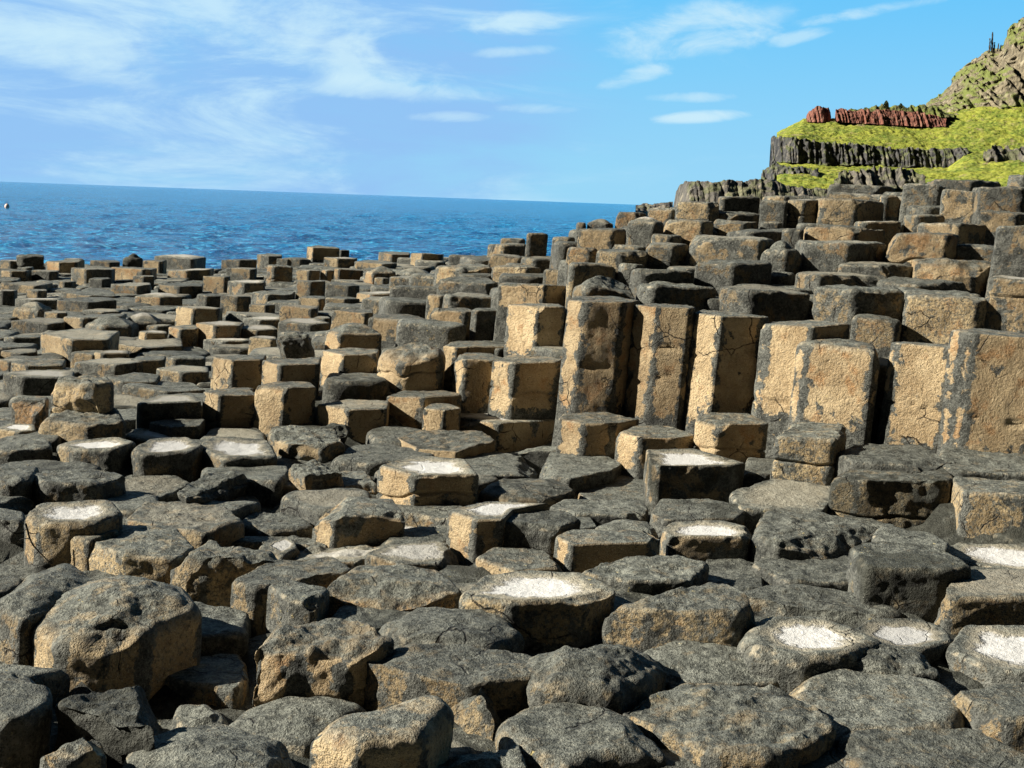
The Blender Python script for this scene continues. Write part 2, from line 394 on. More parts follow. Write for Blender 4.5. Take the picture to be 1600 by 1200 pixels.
Fp([(800,1082),(838,1100),(908,1087),(882,1060),(830,1048),(806,1055)], -.03, 'small dark rough stone right of the notched stone', **N(rough=1.7, t=.2))
Fp([(488,1130),(560,1156),(662,1142),(706,1098),(686,1080),(600,1088),(530,1106)], .10, 'big block with a white cracked left face at the bottom edge', **N(bev=.05, t=1.4, vis=.5, chips=2, spk=.5))
Fp([(662,1205),(740,1240),(862,1230),(842,1182),(780,1157),(706,1165)], -.02, 'rough stone with a bright rim at the bottom edge, centre', **N(rough=1.8, chips=5, dome=.03))
Fp([(783,1122),(800,1155),(880,1190),(930,1174),(1038,1166),(1000,1130),(960,1105),(900,1090),(820,1100)], 0.0, 'big angular grey stone near the bottom edge, centre', **N(t=.6, bev=.06))
Fp([(945,1210),(1000,1250),(1155,1240),(1125,1192),(1060,1168),(990,1176)], -.07, 'dark stone cut by the bottom edge below the largest slab', **N(t=.1, dome=.03))
Fp([(972,1098),(1040,1132),(1110,1168),(1210,1178),(1300,1138),(1260,1090),(1180,1070),(1075,1062)], .0, 'largest slab of the foreground, tan front below a rough dark top', **N(t=1, rough=1.5, vis=.5))
Fp([(1002,1028),(1060,1064),(1140,1066),(1252,1055),(1242,1025),(1170,1003),(1060,1004)], -.04, 'dark flat-topped stone directly behind the largest slab', **N(t=.2, dome=.03))
Fp([(813,1048),(850,1072),(955,1078),(1005,1058),(1040,1030),(1005,1004),(950,989),(880,992),(838,1014)], .03, 'round-shouldered stone with a black gap on its right, lower centre', **N(dome=.06, bev=.08, rough=1.4, t=.7))
Fp([(758,1030),(820,1048),(856,1010),(822,994),(770,1004)], -.09, 'low grey stone wedged left of the round-shouldered stone', **N(t=.2))
Fp([(594,972),(640,1004),(755,1014),(815,990),(792,962),(740,946),(650,941)], .03, 'smooth flat oval slab in the lower centre', **N(dome=.025, bev=.06, t=.3))
Ch([(724,930),(800,940),(912,936),(958,922)], 992, 'block with a salt-white hollow top, lower centre', back=[(905,893),(830,886),(760,896)], **N(salt=1, t=.95, d=2.22, dish=1))
Ch([(955,938),(1018,948),(1150,958),(1180,943)], 1015, 'big rough broad-fronted tan block right of the salt-topped block in the lower centre', back=[(1130,918),(1060,911),(985,922)], **N(t=1, d=2.1, rough=1.4, chips=4))
Ch([(912,892),(985,906),(1075,904),(1104,880)], 930, 'grey cap stone with a sharp dark right side, behind the big rough tan block', back=[(1060,868),(980,868),(940,878)], **N(t=.7, d=2.5, rough=1.3))
Fp([(1100,912),(1140,928),(1192,918),(1188,885),(1130,862),(1105,868)], -.05, 'low grey stone right of the grey cap stone', **N(t=.2))
Fp([(1128,932),(1200,946),(1260,956),(1335,968),(1412,952),(1380,930),(1300,917),(1190,916)], -.03, 'long flat grey slab with tan blotches, behind the two salt pans', **N(t=.6, bev=.05))
Fp([(1162,990),(1180,1012),(1255,1024),(1325,1018),(1384,996),(1330,974),(1270,960),(1190,964)], .04, 'left one of the two white salt pans at lower right', **N(salt=1, t=.4, dish=1, bev=.06))
Fp([(1330,985),(1388,1010),(1440,1012),(1486,1000),(1476,980),(1430,966),(1360,966)], .0, 'right one of the two white salt pans at lower right', **N(salt=1, t=.3, dish=1))
Fp([(1260,1042),(1330,1048),(1400,1057),(1466,1052),(1440,1030),(1390,1009),(1330,1004),(1290,1018)], -.02, 'layered dark hump in front of the two salt pans', **N(dome=.04, rough=1.5, t=.2))
Fp([(1226,1062),(1270,1096),(1318,1136),(1420,1138),(1492,1128),(1506,1092),(1472,1060),(1400,1044),(1290,1040)], -.01, 'wide grey slab with a ragged tan lower edge, lower right', **N(t=.8, chips=4, bev=.05))
Fp([(1316,1168),(1360,1205),(1450,1250),(1640,1250),(1665,1200),(1585,1170),(1520,1142),(1400,1140),(1336,1146)], -.03, 'broad stone cut by the bottom right corner', **N(t=.8))
Fp([(1205,1205),(1260,1240),(1352,1228),(1348,1195),(1310,1172),(1264,1154)], -.05, 'peaked grey stone at the bottom edge, right of the largest slab', **N(t=.4))
Fp([(1490,1070),(1530,1098),(1575,1118),(1660,1122),(1660,1072),(1560,1054)], .03, 'stone at the right edge with pale broken sides above the corner slab', **N(t=.9, chips=3))
Fp([(1484,1010),(1520,1028),(1560,1042),(1660,1052),(1670,1000),(1600,979),(1508,976)], .0, 'salt-crusted stone with a grey left side at the right edge', **N(salt=.9, t=.6, dish=1))
Ch([(1468,916),(1492,930),(1640,932),(1700,910)], 975, 'tan-fronted block with a pale salt top at the right edge', back=[(1650,882),(1500,888)], **N(salt=.6, t=1, d=2.3))
Ch([(1472,862),(1520,880),(1590,888),(1670,888)], 900, 'flat salt-covered top between the tan blocks at the right edge', back=[(1660,850),(1500,848)], **N(salt=1, t=.4, d=2.62, dish=1))
Ch([(1332,855),(1358,886),(1470,890),(1515,884)], 950, 'smooth grey block with a mossy dark front, right of the rough-fronted stone', back=[(1480,864),(1430,850),(1360,848)], **N(t=.55, d=2.5, dark=.5))
Fp([(1178,880),(1235,908),(1332,908),(1348,880),(1310,860),(1220,855)], -.02, 'flat grey step below the rough-fronted stone', **N(t=.3))
Ch([(1182,835),(1215,850),(1310,848),(1372,828)], 880, 'rough-fronted stone with a rounded pale top, right of centre', back=[(1330,812),(1270,800),(1200,798)], **N(t=.6, d=2.75, rough=1.3, dome=.02))
Fp([(1365,836),(1400,850),(1476,862),(1484,842),(1440,825),(1385,814)], .06, 'thin dark slab at the foot of the double-topped block', **N(t=.2))
Fp([(1146,772),(1160,792),(1282,796),(1304,772),(1302,756),(1220,747)], .04, 'flat slab with a pale salt streak below the short tan pillar', **N(salt=.55, t=.5))
Ch([(1486,745),(1512,772),(1610,780),(1700,768)], 850, 'big grey-sided block with a tan front below the tallest right wall column', back=[(1660,728),(1540,722)], **N(t=1, d=3.05, vis=.5))
Ch([(1474,728),(1500,736),(1610,740),(1700,738)], 760, 'thin ledge between the tallest right wall column and the grey-sided block', d=3.45, **N(t=.6))
Ch([(1305,742),(1345,748),(1470,756),(1488,746)], 828, 'double-topped block with a chipped tan and mossy front, at right', back=[(1470,728),(1340,724)], **N(t=1, d=3.15, dark=.6, chips=4))
Ch([(1306,705),(1338,722),(1440,730),(1484,720)], 745, 'upper lip of the double-topped block, with a dark line along its edge', back=[(1440,693),(1350,688)], **N(t=.3, d=3.45))
Ch([(1216,681),(1303,688),(1322,676)], 757, 'short tan pillar left of the double-topped block', back=[(1318,664),(1240,657)], **N(t=1, d=3.6))
mid = dict(spk=.25, t=.85, bev=.013, crn=.011, rough=.55, res=2)
def M(**k): d = dict(mid); d.update(k); return d
S(1086,1121,1203,661,725, 'short bright-sided block at the foot of the wall, right one of three', d=3.9, **M(fl=45, fr=13, t=1))
Pl([963,1000,1058,1088], [48,-6,-55], 683,724, 'short bright-sided block at the foot of the wall, middle one of three', d=3.9, **M(t=1))
Pl([872,912,960,1000], [45,-5,-58], 662,706, 'short bright-sided block at the foot of the wall, left one of three', d=4.05, **M(t=1))
# the wall of tall columns
Pl([887,914,976,1003], [50,-1,-60], 470,648, 'tall wall column furthest left, brown front and a chipped tan edge', d=4.35, **M(t=1, hue=.6, cracks=[.36], chips=2, bev=.01))
Pl([989,1028,1079,1087], [45,8,-60], 482,664, 'tall wall column cracked into three blocks, second from the left', d=4.3, **M(t=1, hue=.4, cracks=[.24,.42], bev=.01))
Pl([1083,1128,1196,1203], [42,-19,-60], 494,672, 'tall wall column with a bright left side and wide dark front, third from the left', d=4.24, **M(t=1, bev=.012, cracks=[.22]))
Pl([1188,1200,1271,1330], [55,30,-30], 512,665, 'tall tan wall column with a dark sunken right shoulder, fourth from the left', d=4.12, **M(t=1, cracks=[.45]))
Pl([1244,1262,1368,1378], [55,27,-50], 545,672, 'square broad tan wall face with a rounded top', d=3.965, **M(t=1, dome=.02, bev=.04, hue=.4))
Pl([1390,1402,1490,1497], [58,25,-55], 545,712, 'tan wall face with a curved crack low down, left of the tallest right column', d=3.90, **M(t=1, cracks=[.34]))
Pl([1484,1506,1524,1632], [55,42,9], 522,726, 'tallest right wall column, brown grainy front, cut by the right edge', d=3.80, **M(t=1, hue=.6, cracks=[.42]))
# left of the wall
Pl([768,804,873,885], [42,-17,-60], 566,646, 'block with a bright rounded patch and dark front, left of the tall wall', d=4.7, **M(t=1, cracks=[.2]))
Pl([710,726,771,790], [58,-5,-50], 560,640, 'brown-fronted block with grey left side, two left of the tall wall', d=4.85, **M(t=1))
Pl([689,713,792], [40,-17], 542,605, 'ledge with a thin bright left face behind the brown-fronted block', d=5.15, **M(t=.9))
Pl([792,841,884], [38,-16], 480,552, 'upper block with a bright left face behind the tall wall end', d=5.05, **M(t=1))
S(778,852,886,448,478, 'tan cap block above the upper bright-faced block', d=5.5, **M(t=.9))
S(671,728,742,487,534, 'mottled tan block beside a black-fronted one, centre', d=5.7, **M(t=.85))
Pl([736,745,793], [50,-22], 485,525, 'black-fronted block right of the mottled tan block', d=5.6, **M(t=.5, dome=.01))
Pl([603,663,722], [22,-24], 622,686, 'pinkish tan block in front of the round dark boulder', d=4.6, **M(t=1, hue=.6))
S(661,695,722,640,662, 'small tan block tucked right of the pinkish block', d=4.45, **M(t=1))
Ch([(620,682),(650,697),(715,703),(775,690)], 722, 'dark slate-topped slab with a bright yellow left face', d=4.0, back=[(752,674),(650,672)], **M(t=1, rough=1.2))
Fp([(694,650),(780,662),(872,656),(865,642),(780,640),(705,640)], .03, 'salt-rimmed flat at the foot of the bright-patched block', **M(salt=.8))
Fp([(742,690),(790,700),(880,703),(896,690),(872,662),(800,666)], -.02, 'flat grey paving stone left of the short wall-foot blocks', **M(t=.3))
Fp([(838,738),(890,748),(955,737),(974,724),(930,705),(862,700)], -.01, 'flat grey paving stone with a dark notched edge, second from the wall foot', **M(t=.3))
Fp([(895,758),(920,782),(1012,787),(1022,715),(972,716)], -.07, 'flat tan-stained paving stone left of the dark-fronted salt block', **M(t=.7))
Fp([(720,728),(745,742),(835,742),(842,722),(800,700),(730,705)], -.03, 'flat slate stone right of the salt-topped cube', **M(t=.2))
Pl([590,648,750], [42,-20], 742,822, 'cube with a salt-white top and black right face, centre', d=3.35, **M(salt=1, t=.85, dish=1, bev=.02, res=3))
Pl([426,510,589], [18,-22], 765,806, 'long block with a grainy tan front, left of the salt-topped cube', d=3.5, **M(t=.9, res=3, rough=1.1))
Fp([(450,738),(500,748),(545,742),(540,726),(500,720),(460,726)], .03, 'heap of pale broken rock flakes behind the long tan block', **M(rough=3.2, t=.6, chips=7, res=3))
Pl([490,522,635], [45,-14], 806,842, 'grey slab with a thin dark front, below the long tan block', d=3.0, **M(t=.7, dome=.015, res=3))
Fp([(518,832),(610,848),(684,834),(660,819),(600,815)], -.10, 'salt-white hollow in the shadow of the salt-topped cube', **M(salt=1, res=3))
Fp([(456,865),(500,877),(560,878),(617,852),(560,837),(480,844)], -.05, 'pale rough flat stone below the grey slab', **M(salt=.7, t=.6, res=3))
Ch([(568,868),(630,884),(700,880),(724,864)], 893, 'rough stone with a pale salt patch, right of the pale rough flat stone', d=2.72, back=[(690,842),(610,848)], **M(salt=.75, t=.6, res=3, rough=1.3))
Ch([(366,905),(400,916),(466,910),(548,888)], 952, 'sloping grey stone with a grainy tan front, left of centre', d=2.5, back=[(520,868),(420,874)], **N(t=1))
Ch([(452,935),(490,940),(516,918)], 990, 'narrow dark stone squeezed left of the golden-fronted block', d=2.3, **N(t=.6, rough=1.3))
Ch([(512,915),(606,928),(722,916)], 972, 'golden-fronted block with a wide dark top, below centre', d=2.4, back=[(690,888),(560,882)], **N(t=1, hue=.9, bev=.035))
Ch([(698,795),(742,812),(788,812),(802,797)], 866, 'squat block with a salt patch and yellowish left face, centre', d=2.95, back=[(862,786),(760,781)], **M(salt=.9, t=.8, res=3))
Ch([(783,818),(865,826),(908,814)], 870, 'dark knobbly block right of the squat salt-patched block', d=2.85, back=[(890,800),(800,796)], **M(t=.45, res=3, rough=1.3, dark=.4))
Ch([(746,768),(800,780),(850,780),(902,764)], 792, 'domed slab with a mossy front right of the salt-topped cube', d=3.25, back=[(870,747),(780,747)], **M(t=.7, dome=.02, bev=.03, res=3, dark=.4))
Ch([(743,872),(800,890),(882,886)], 905, 'low tan stone in front of the squat salt-patched block', d=2.6, back=[(850,860),(770,857)], **M(t=.8, res=3))
Ch([(858,790),(900,803),(1005,806),(1014,796)], 816, 'long thin grey slab left of the salt-holed block', d=3.05, back=[(1000,782),(880,779)], **M(t=.3, res=3))
Fp([(878,816),(905,830),(934,823),(922,804),(890,804)], -.02, 'very small slab below the long thin grey slab', **M(t=.2))
Fp([(928,824),(990,836),(1038,838),(1020,818),(960,810)], .0, 'rounded slab peeping out behind the brown-fronted low block', **M(t=.3, dome=.02))
Ch([(867,838),(892,850),(1026,846),(1034,836)], 888, 'low block with a long brown front, right of centre', d=2.75, back=[(1010,826),(890,827)], **M(t=.9, res=3))
Pl([1014,1030,1146,1166], [52,-16,-50], 730,780, 'dark-fronted block with a salt hollow on top, below the wall', d=3.5, **M(salt=.9, t=.6, dish=1, dark=.5, res=3))
Ch([(1150,738),(1200,742),(1238,736)], 752, 'flat grey top right of the dark-fronted salt block', d=3.65, back=[(1230,714),(1170,714)], **M(t=.3))
Ch([(1015,798),(1040,808),(1150,808),(1170,795)], 832, 'mossy-edged slab under the dark-fronted salt block', d=3.05, back=[(1130,780),(1030,780)], **M(t=.4, dark=.4, res=3))
Ch([(1033,826),(1045,839),(1165,841),(1188,828)], 868, 'white salt-topped stone right of the long brown-fronted block', d=2.88, back=[(1130,811),(1050,811)], **M(salt=1, t=.6, dish=1, res=3))
# left side, middle distance
L = dict(spk=.8, t=.7, bev=.025, crn=.03, rough=1.1, res=2)
def LM(**k): d = dict(L); d.update(k); return d
Ch([(-30,700),(15,704),(84,698)], 726, 'dark-fronted flat stone at the left edge, left of the row of salt tops', back=[(72,683),(0,681)], **LM(t=.3))
Ch([(85,690),(118,700),(180,703),(217,693)], 732, 'salt-topped stone in the row of three, left one', back=[(190,682),(108,684)], **LM(salt=1, t=.6, dish=1))
Ch([(205,700),(220,708),(300,706),(320,696)], 738, 'salt-topped stone in the row of three, middle one with a black front', back=[(292,682),(232,684)], **LM(salt=1, t=.5, dish=1))
Ch([(193,680),(240,689),(318,678)], 692, 'flat salt top behind the row of three salt-topped stones', back=[(290,669),(212,670)], **LM(salt=1))
Ch([(307,697),(348,716),(436,711)], 742, 'salt-topped stone in the row of three, right one with a smooth grey left face', back=[(420,685),(330,683)], **LM(salt=.9, t=.5, dish=1))
Fp([(266,762),(290,774),(340,762),(396,745),(380,737),(320,735)], .03, 'tilted thin slab casting a black shadow, below the salt tops', **LM(t=.4, rough=1.8, chips=4, vis=.05))
Ch([(44,742),(66,754),(150,756),(202,741)], 786, 'block with a thin pale left face and dark grainy front, at left', back=[(182,732),(68,732)], **LM(t=.5, res=3))
Ch([(-40,742),(18,752),(52,745)], 788, 'dark grainy block cut by the left edge', back=[(62,727),(0,723)], **LM(t=.3, res=3))
Fp([(122,782),(190,790),(262,772),(308,750),(262,740),(198,742)], -.06, 'low smooth stone between the dark grainy block and the tilted slab', **LM(t=.4, salt=.4, res=3))
Ch([(36,800),(60,814),(150,816),(194,801)], 874, 'tan block with a salt top and a dry black twig, at left', back=[(172,783),(58,785)], **LM(salt=.9, t=1, res=3, dish=1))
Fp([(-30,806),(20,816),(42,812),(40,796),(-20,790)], .0, 'small grey top left of the salt-topped tan block', **LM(t=.2))
Ch([(94,832),(140,845),(188,832)], 882, 'low tan shoulder with a salt pool, below the salt-topped tan block', back=[(180,818),(105,818)], **LM(salt=1, t=1, res=3))
Ch([(142,850),(192,868),(275,870),(302,852)], 898, 'dark-topped stone with a pale yellow left face, at left', back=[(272,824),(190,820)], **N(t=1, dome=.015, d=2.72))
Ch([(192,805),(250,822),(320,834),(386,816)], 846, 'broad low stone with a pinkish broken front, left of centre', back=[(352,788),(230,777)], **LM(t=.8, salt=.35, hue=.7, res=3, d=2.98, rough=1.3))
Fp([(300,790),(365,797),(410,786),(400,771),(330,774)], -.08, 'salt pool beneath the tilted thin slab', **LM(salt=1, res=3))
Fp([(372,816),(420,832),(494,823),(470,800),(388,796)], -.06, 'flat dark stone left of the grey slab', **LM(t=.4, res=3))
Ch([(272,868),(322,884),(442,874)], 922, 'rough upright stone with a bright left end, left of centre', back=[(402,845),(300,840)], **N(t=.95, rough=1.6, chips=6, d=2.6))
Fp([(400,852),(440,870),(474,852),(450,836)], -.05, 'small pale salt stone right of the rough upright stone', **LM(salt=.8, res=3))
Fp([(146,900),(200,917),(274,916),(262,884),(190,884)], -.12, 'low dark flat stone in front of the dark-topped stone', **N(t=.1))
Fp([(248,930),(300,944),(358,936),(340,914),(270,914)], -.12, 'flat dark stone behind the shadow of the big domed stone, upper one', **N(t=.1))
Fp([(295,976),(380,992),(450,966),(420,941),(320,944)], -.12, 'flat dark stone lying in the shadow of the big domed stone', **N(t=.1))
Fp([(-40,896),(20,907),(62,900),(50,885),(-10,880)], -.1, 'flat stone at the left edge behind the pale hump', **N(t=.2))
# left field: faces measured as left edge, corner, right edge, top, foot
def fl(s, **k):
    for q in s.split(';'):
        q = q.split()
        if not q: continue
        o = dict(t=random.uniform(.36, .84), bev=.014, crn=.012, rough=.8, res=1, spk=random.uniform(.4, 1), hue=random.choice([0, .2, .4, .8]), salt=random.choice([0, 0, .35, .5, .7])); o.update(k)
        if k: o['t'] = k['t'] + random.uniform(-.15, .25)
        o['ex'] = ' '.join(q[5:])
        for x in q[5:]:
            a, b = x.split('='); o[a] = float(b) if not (a == 't' and k) else max(.5, float(b))
        S(*[float(x) for x in q[:5]], o.pop('label', None), **o)
S(70,136,178,602,676, 'tallest broken column of the left field, craggy bright left side and black right side', **LM(t=1, rough=2.0, chips=8))
S(13,58,72,627,668, 'orange-yellow block left of the craggy broken column', **LM(t=1, hue=1.6))
S(60,140,200,662,690, 'rough low step at the foot of the craggy broken column', **LM(t=.7, rough=1.5))
S(330,363,412,563,612, 'dark-fronted block with a pale left face, the upper of two stacked left of centre', **M(d=4.95, t=.95))
S(316,343,405,617,680, 'dark-fronted block with a pale left face, the lower of two stacked left of centre', **M(d=4.5, t=.95))
Pl([398,445,495], [26,-32], 608,684, 'tall bright-faced block with a sloping salt-edged top, left of centre', d=4.4, **M(t=1))
S(409,438,500,568,600, 'bright-faced low block just behind the sloping salt-edged block', **M(d=4.8, t=1))
S(502,536,589,553,608, 'cracked tan and black block left of the round dark boulder', **M(d=5.05, t=1, cracks=[.15]))
S(494,544,606,640,692, 'flat-topped tan block with a white rim, right of the sloping salt-edged block', **M(d=4.35, t=1, salt=.5))
Fp([(416,678),(450,692),(500,696),(540,690),(520,674),(440,668)], .04, 'low broken shard at the foot of the white-rimmed tan block', **M(t=.6, rough=2.4, chips=5))
S(488,508,542,672,702, 'black knobbly rock flecked with white, in front of the white-rimmed tan block', **M(rough=4, t=.1, dark=1, chips=6, d=4.15))
S(430,438,508,523,564, 'dark facetted block with a torn diagonal ridge, centre left', **M(d=5.35, rough=1.8, chips=6, t=.5))
S(508,531,598,520,550, 'black-fronted block with a domed pale top, above the cracked tan and black block', **M(d=5.45, t=.9, dome=.05, bev=.03))
S(585,626,696,550,630, 'round dark boulder with a tan left side, centre', **M(d=4.85, t=.9, dome=.04, bev=.09, crn=.06, res=3))
S(575,629,671,499,528, 'wide low block with a black right end, above the round dark boulder', **M(d=5.9, t=.8, bev=.03))
fl('''3 34 114 590 622;62 112 170 528 560;5 20 62 528 537;16 76 100 505 518;128 160 206 508 523 dome=.06 bev=.05;185 208 250 502 515 dome=.06 bev=.05;
18 60 69 482 502 dome=.05 bev=.05;68 90 106 489 506;98 128 190 497 518;216 228 262 520 537 t=1;262 281 308 513 536 t=1.1;228 245 264 510 519;168 190 212 531 538;
168 228 292 541 549 salt=.5;110 146 162 553 567;146 159 202 552 569 t=1.1;202 216 258 562 590;257 272 320 561 577;115 182 224 571 595;15 41 99 570 586 t=1;
65 105 122 583 592;243 285 326 582 602;165 190 244 595 612;190 262 322 612 624;213 222 316 629 662 t=.4;0 30 58 551 559 salt=.4;-6 14 34 565 575;-12 30 57 674 682 salt=.9;232 270 313 666 674;
434 487 517 506 522;366 402 436 515 529;316 350 390 534 547;388 425 434 530 546 t=1;304 335 376 508 539 t=1.2;352 386 436 494 506;378 405 438 499 515;436 488 496 482 504 t=1;517 572 584 488 511 t=1;490 508 518 497 506''')
S(479,489,531,386,405, 'highest block against the sea, with a step down on its right', **M(t=.8, zb=.3, res=2))
S(529,533,546,391,402, 'low dark end block right of the highest block against the sea', **M(t=.4, zb=.3))
S(188,196,224,402,417, 'black rounded boulder standing against the sea at left', **LM(t=.0, dark=1, dome=.05, bev=.12, crn=.1))
S(24,34,69,399,421, 'black square block against the sea near the left edge', **LM(t=.2, dark=.4))
S(416,427,459,416,443, 'dark cube with a reddish left edge, in the far field', **LM(t=.6, hue=1))
fl('''440 470 486 405 414;505 528 556 404 418;553 600 641 411 419;462 484 501 423 440;500 510 523 422 437;522 530 568 421 438 hue=1.2;568 583 619 424 441 hue=1.1 dome=.05 bev=.04;
614 640 673 426 434 dome=.05 bev=.05 t=.3;585 600 609 435 442;608 655 669 435 452;508 546 563 446 461;462 485 509 440 465;556 580 631 459 469;565 613 637 470 487;465 500 509 466 481;508 540 563 468 478;
648 668 691 449 470;591 612 641 396 407 hue=.8;641 660 691 397 410;401 420 441 399 413;432 450 462 405 415;352 392 400 421 437;260 291 330 423 437 hue=.6;222 250 256 408 428;
240 300 326 404 412 dome=.04 t=.4;316 352 358 433 455;355 381 413 441 459;246 280 316 447 461;210 252 286 465 479 hue=1 dome=.03;307 322 346 462 481;344 372 393 464 490;393 418 456 459 475;
388 416 431 477 490 t=1;274 302 342 483 513;0 16 34 408 420;71 93 121 409 425;140 172 188 409 418;0 17 41 424 435;33 42 50 418 430;48 78 91 424 435;110 134 175 421 441;172 224 237 421 437 hue=.9;
172 215 236 446 461 hue=.8;0 55 63 446 456;40 60 74 454 466;-6 3 23 454 476 t=.3;22 48 90 469 481;87 138 186 471 489;127 160 188 487 495;95 140 182 461 469;90 100 112 440 450;138 160 174 436 449;
345 375 402 407 415 t=.4;207 225 242 432 446;100 118 130 405 412 t=.4''')
# slope rising to the right behind the wall (distance given row by row)
def sl(s, **k): fl(s, **k)
SL = dict(t=.66, bev=.025, crn=.03, rough=1.0, res=2)
sl('''1122 1172 1271 454 508 d=4.7 t=.35;993 1020 1123 447 480 d=4.8 t=.5;892 914 996 446 466 d=4.75 dome=.05 bev=.05 t=.4;1271 1336 1417 454 512 d=4.62;1330 1404 1413 500 544 d=4.4;
1412 1532 1548 467 545 d=4.45 t=.9;1543 1660 1690 440 520 d=4.35 cap=.5 t=.7;1242 1280 1386 430 448 d=5.1 t=.3;1368 1431 1526 442 463 d=5.0 t=.3;1430 1526 1579 411 452 d=5.2 t=1.2 chips=4;
1557 1660 1690 356 432 d=5.0 t=.15;1085 1147 1210 411 442 d=5.2 t=.5 chips=3;984 1005 1088 423 442 d=5.15 t=.2;966 990 1011 413 428 d=5.5;1205 1235 1246 427 440 d=5.35 t=.2;
1193 1232 1257 391 426 d=5.5 dome=.05 bev=.06 t=.3;1256 1330 1389 380 422 d=5.5 t=.4;1385 1482 1502 366 417 d=5.5 t=.85;1490 1560 1577 387 411 d=5.5 t=.25;1310 1400 1432 417 431 d=5.35 dome=.02 t=.3;
1076 1190 1216 373 412 d=5.6 t=.55 chips=4;1010 1054 1079 383 408 d=5.7 hue=.5;955 1000 1013 385 396 d=5.9;930 973 1016 393 411 d=5.6;885 925 937 388 413 d=5.8 hue=1.2;889 894 966 413 427 d=5.45''', **SL)
sl('''1220 1255 1259 358 374 d=6;1258 1340 1387 358 379 d=6;1436 1500 1572 353 371 d=6.1;1335 1350 1412 346 366 d=6.2 hue=.8;1411 1435 1481 335 358 d=6.4 hue=.5;980 1025 1041 345 386 d=6.2 dome=.03 bev=.04 t=.4;
1035 1100 1118 346 369 d=6.3 hue=.4;1115 1165 1188 345 366 d=6.4;1187 1218 1226 346 363 d=6.5;1019 1050 1069 368 381 d=6.0;903 960 981 359 388 d=6.4;862 890 901 371 391 d=7.0 hue=1.1;822 827 859 364 400 d=7.3 hue=1;
1283 1341 1385 313 356 d=6.6 hue=.4;1230 1257 1287 312 353 d=6.7;1187 1230 1234 314 351 d=6.7 t=.3;1471 1528 1533 298 346 d=6.6;1530 1600 1645 293 331 d=6.4 hue=.6;1527 1592 1612 331 356 d=6.15 hue=.4;
1410 1470 1481 289 326 d=6.9 hue=.3;1378 1384 1413 305 336 d=7 hue=1;1290 1380 1387 304 316 d=7.1;1125 1131 1191 306 329 d=7.2 t=.4;1055 1112 1126 316 338 d=7.0;1011 1053 1057 326 339 d=7.2 hue=1;
962 998 1013 332 351 d=7.2 hue=.8;916 950 961 348 358 d=7.2 dome=.03 hue=1;900 914 918 348 360 d=7.2;1190 1230 1237 307 315 d=7.3;1295 1370 1402 291 304 d=7.6 t=.3;1460 1520 1582 282 298 d=7.4;
1575 1600 1655 273 288 d=7.8 t=.3;1110 1140 1192 332 341 d=7.0;760 785 825 382 399 d=7.7;780 815 823 373 383 d=8.1;760 812 817 401 414 d=7.3;812 835 873 403 414 d=7.1;767 826 849 418 440 d=6.7 hue=.6 t=1;
679 725 769 418 440 d=6.9;681 764 779 441 460 d=6.4;691 706 780 462 480 d=6.0 t=.4;848 885 897 423 448 d=6.2;858 888 893 453 472 d=5.6 t=1;665 690 707 462 482 d=6.1 t=1;700 740 762 401 411 d=7.9 t=.4''', **SL)
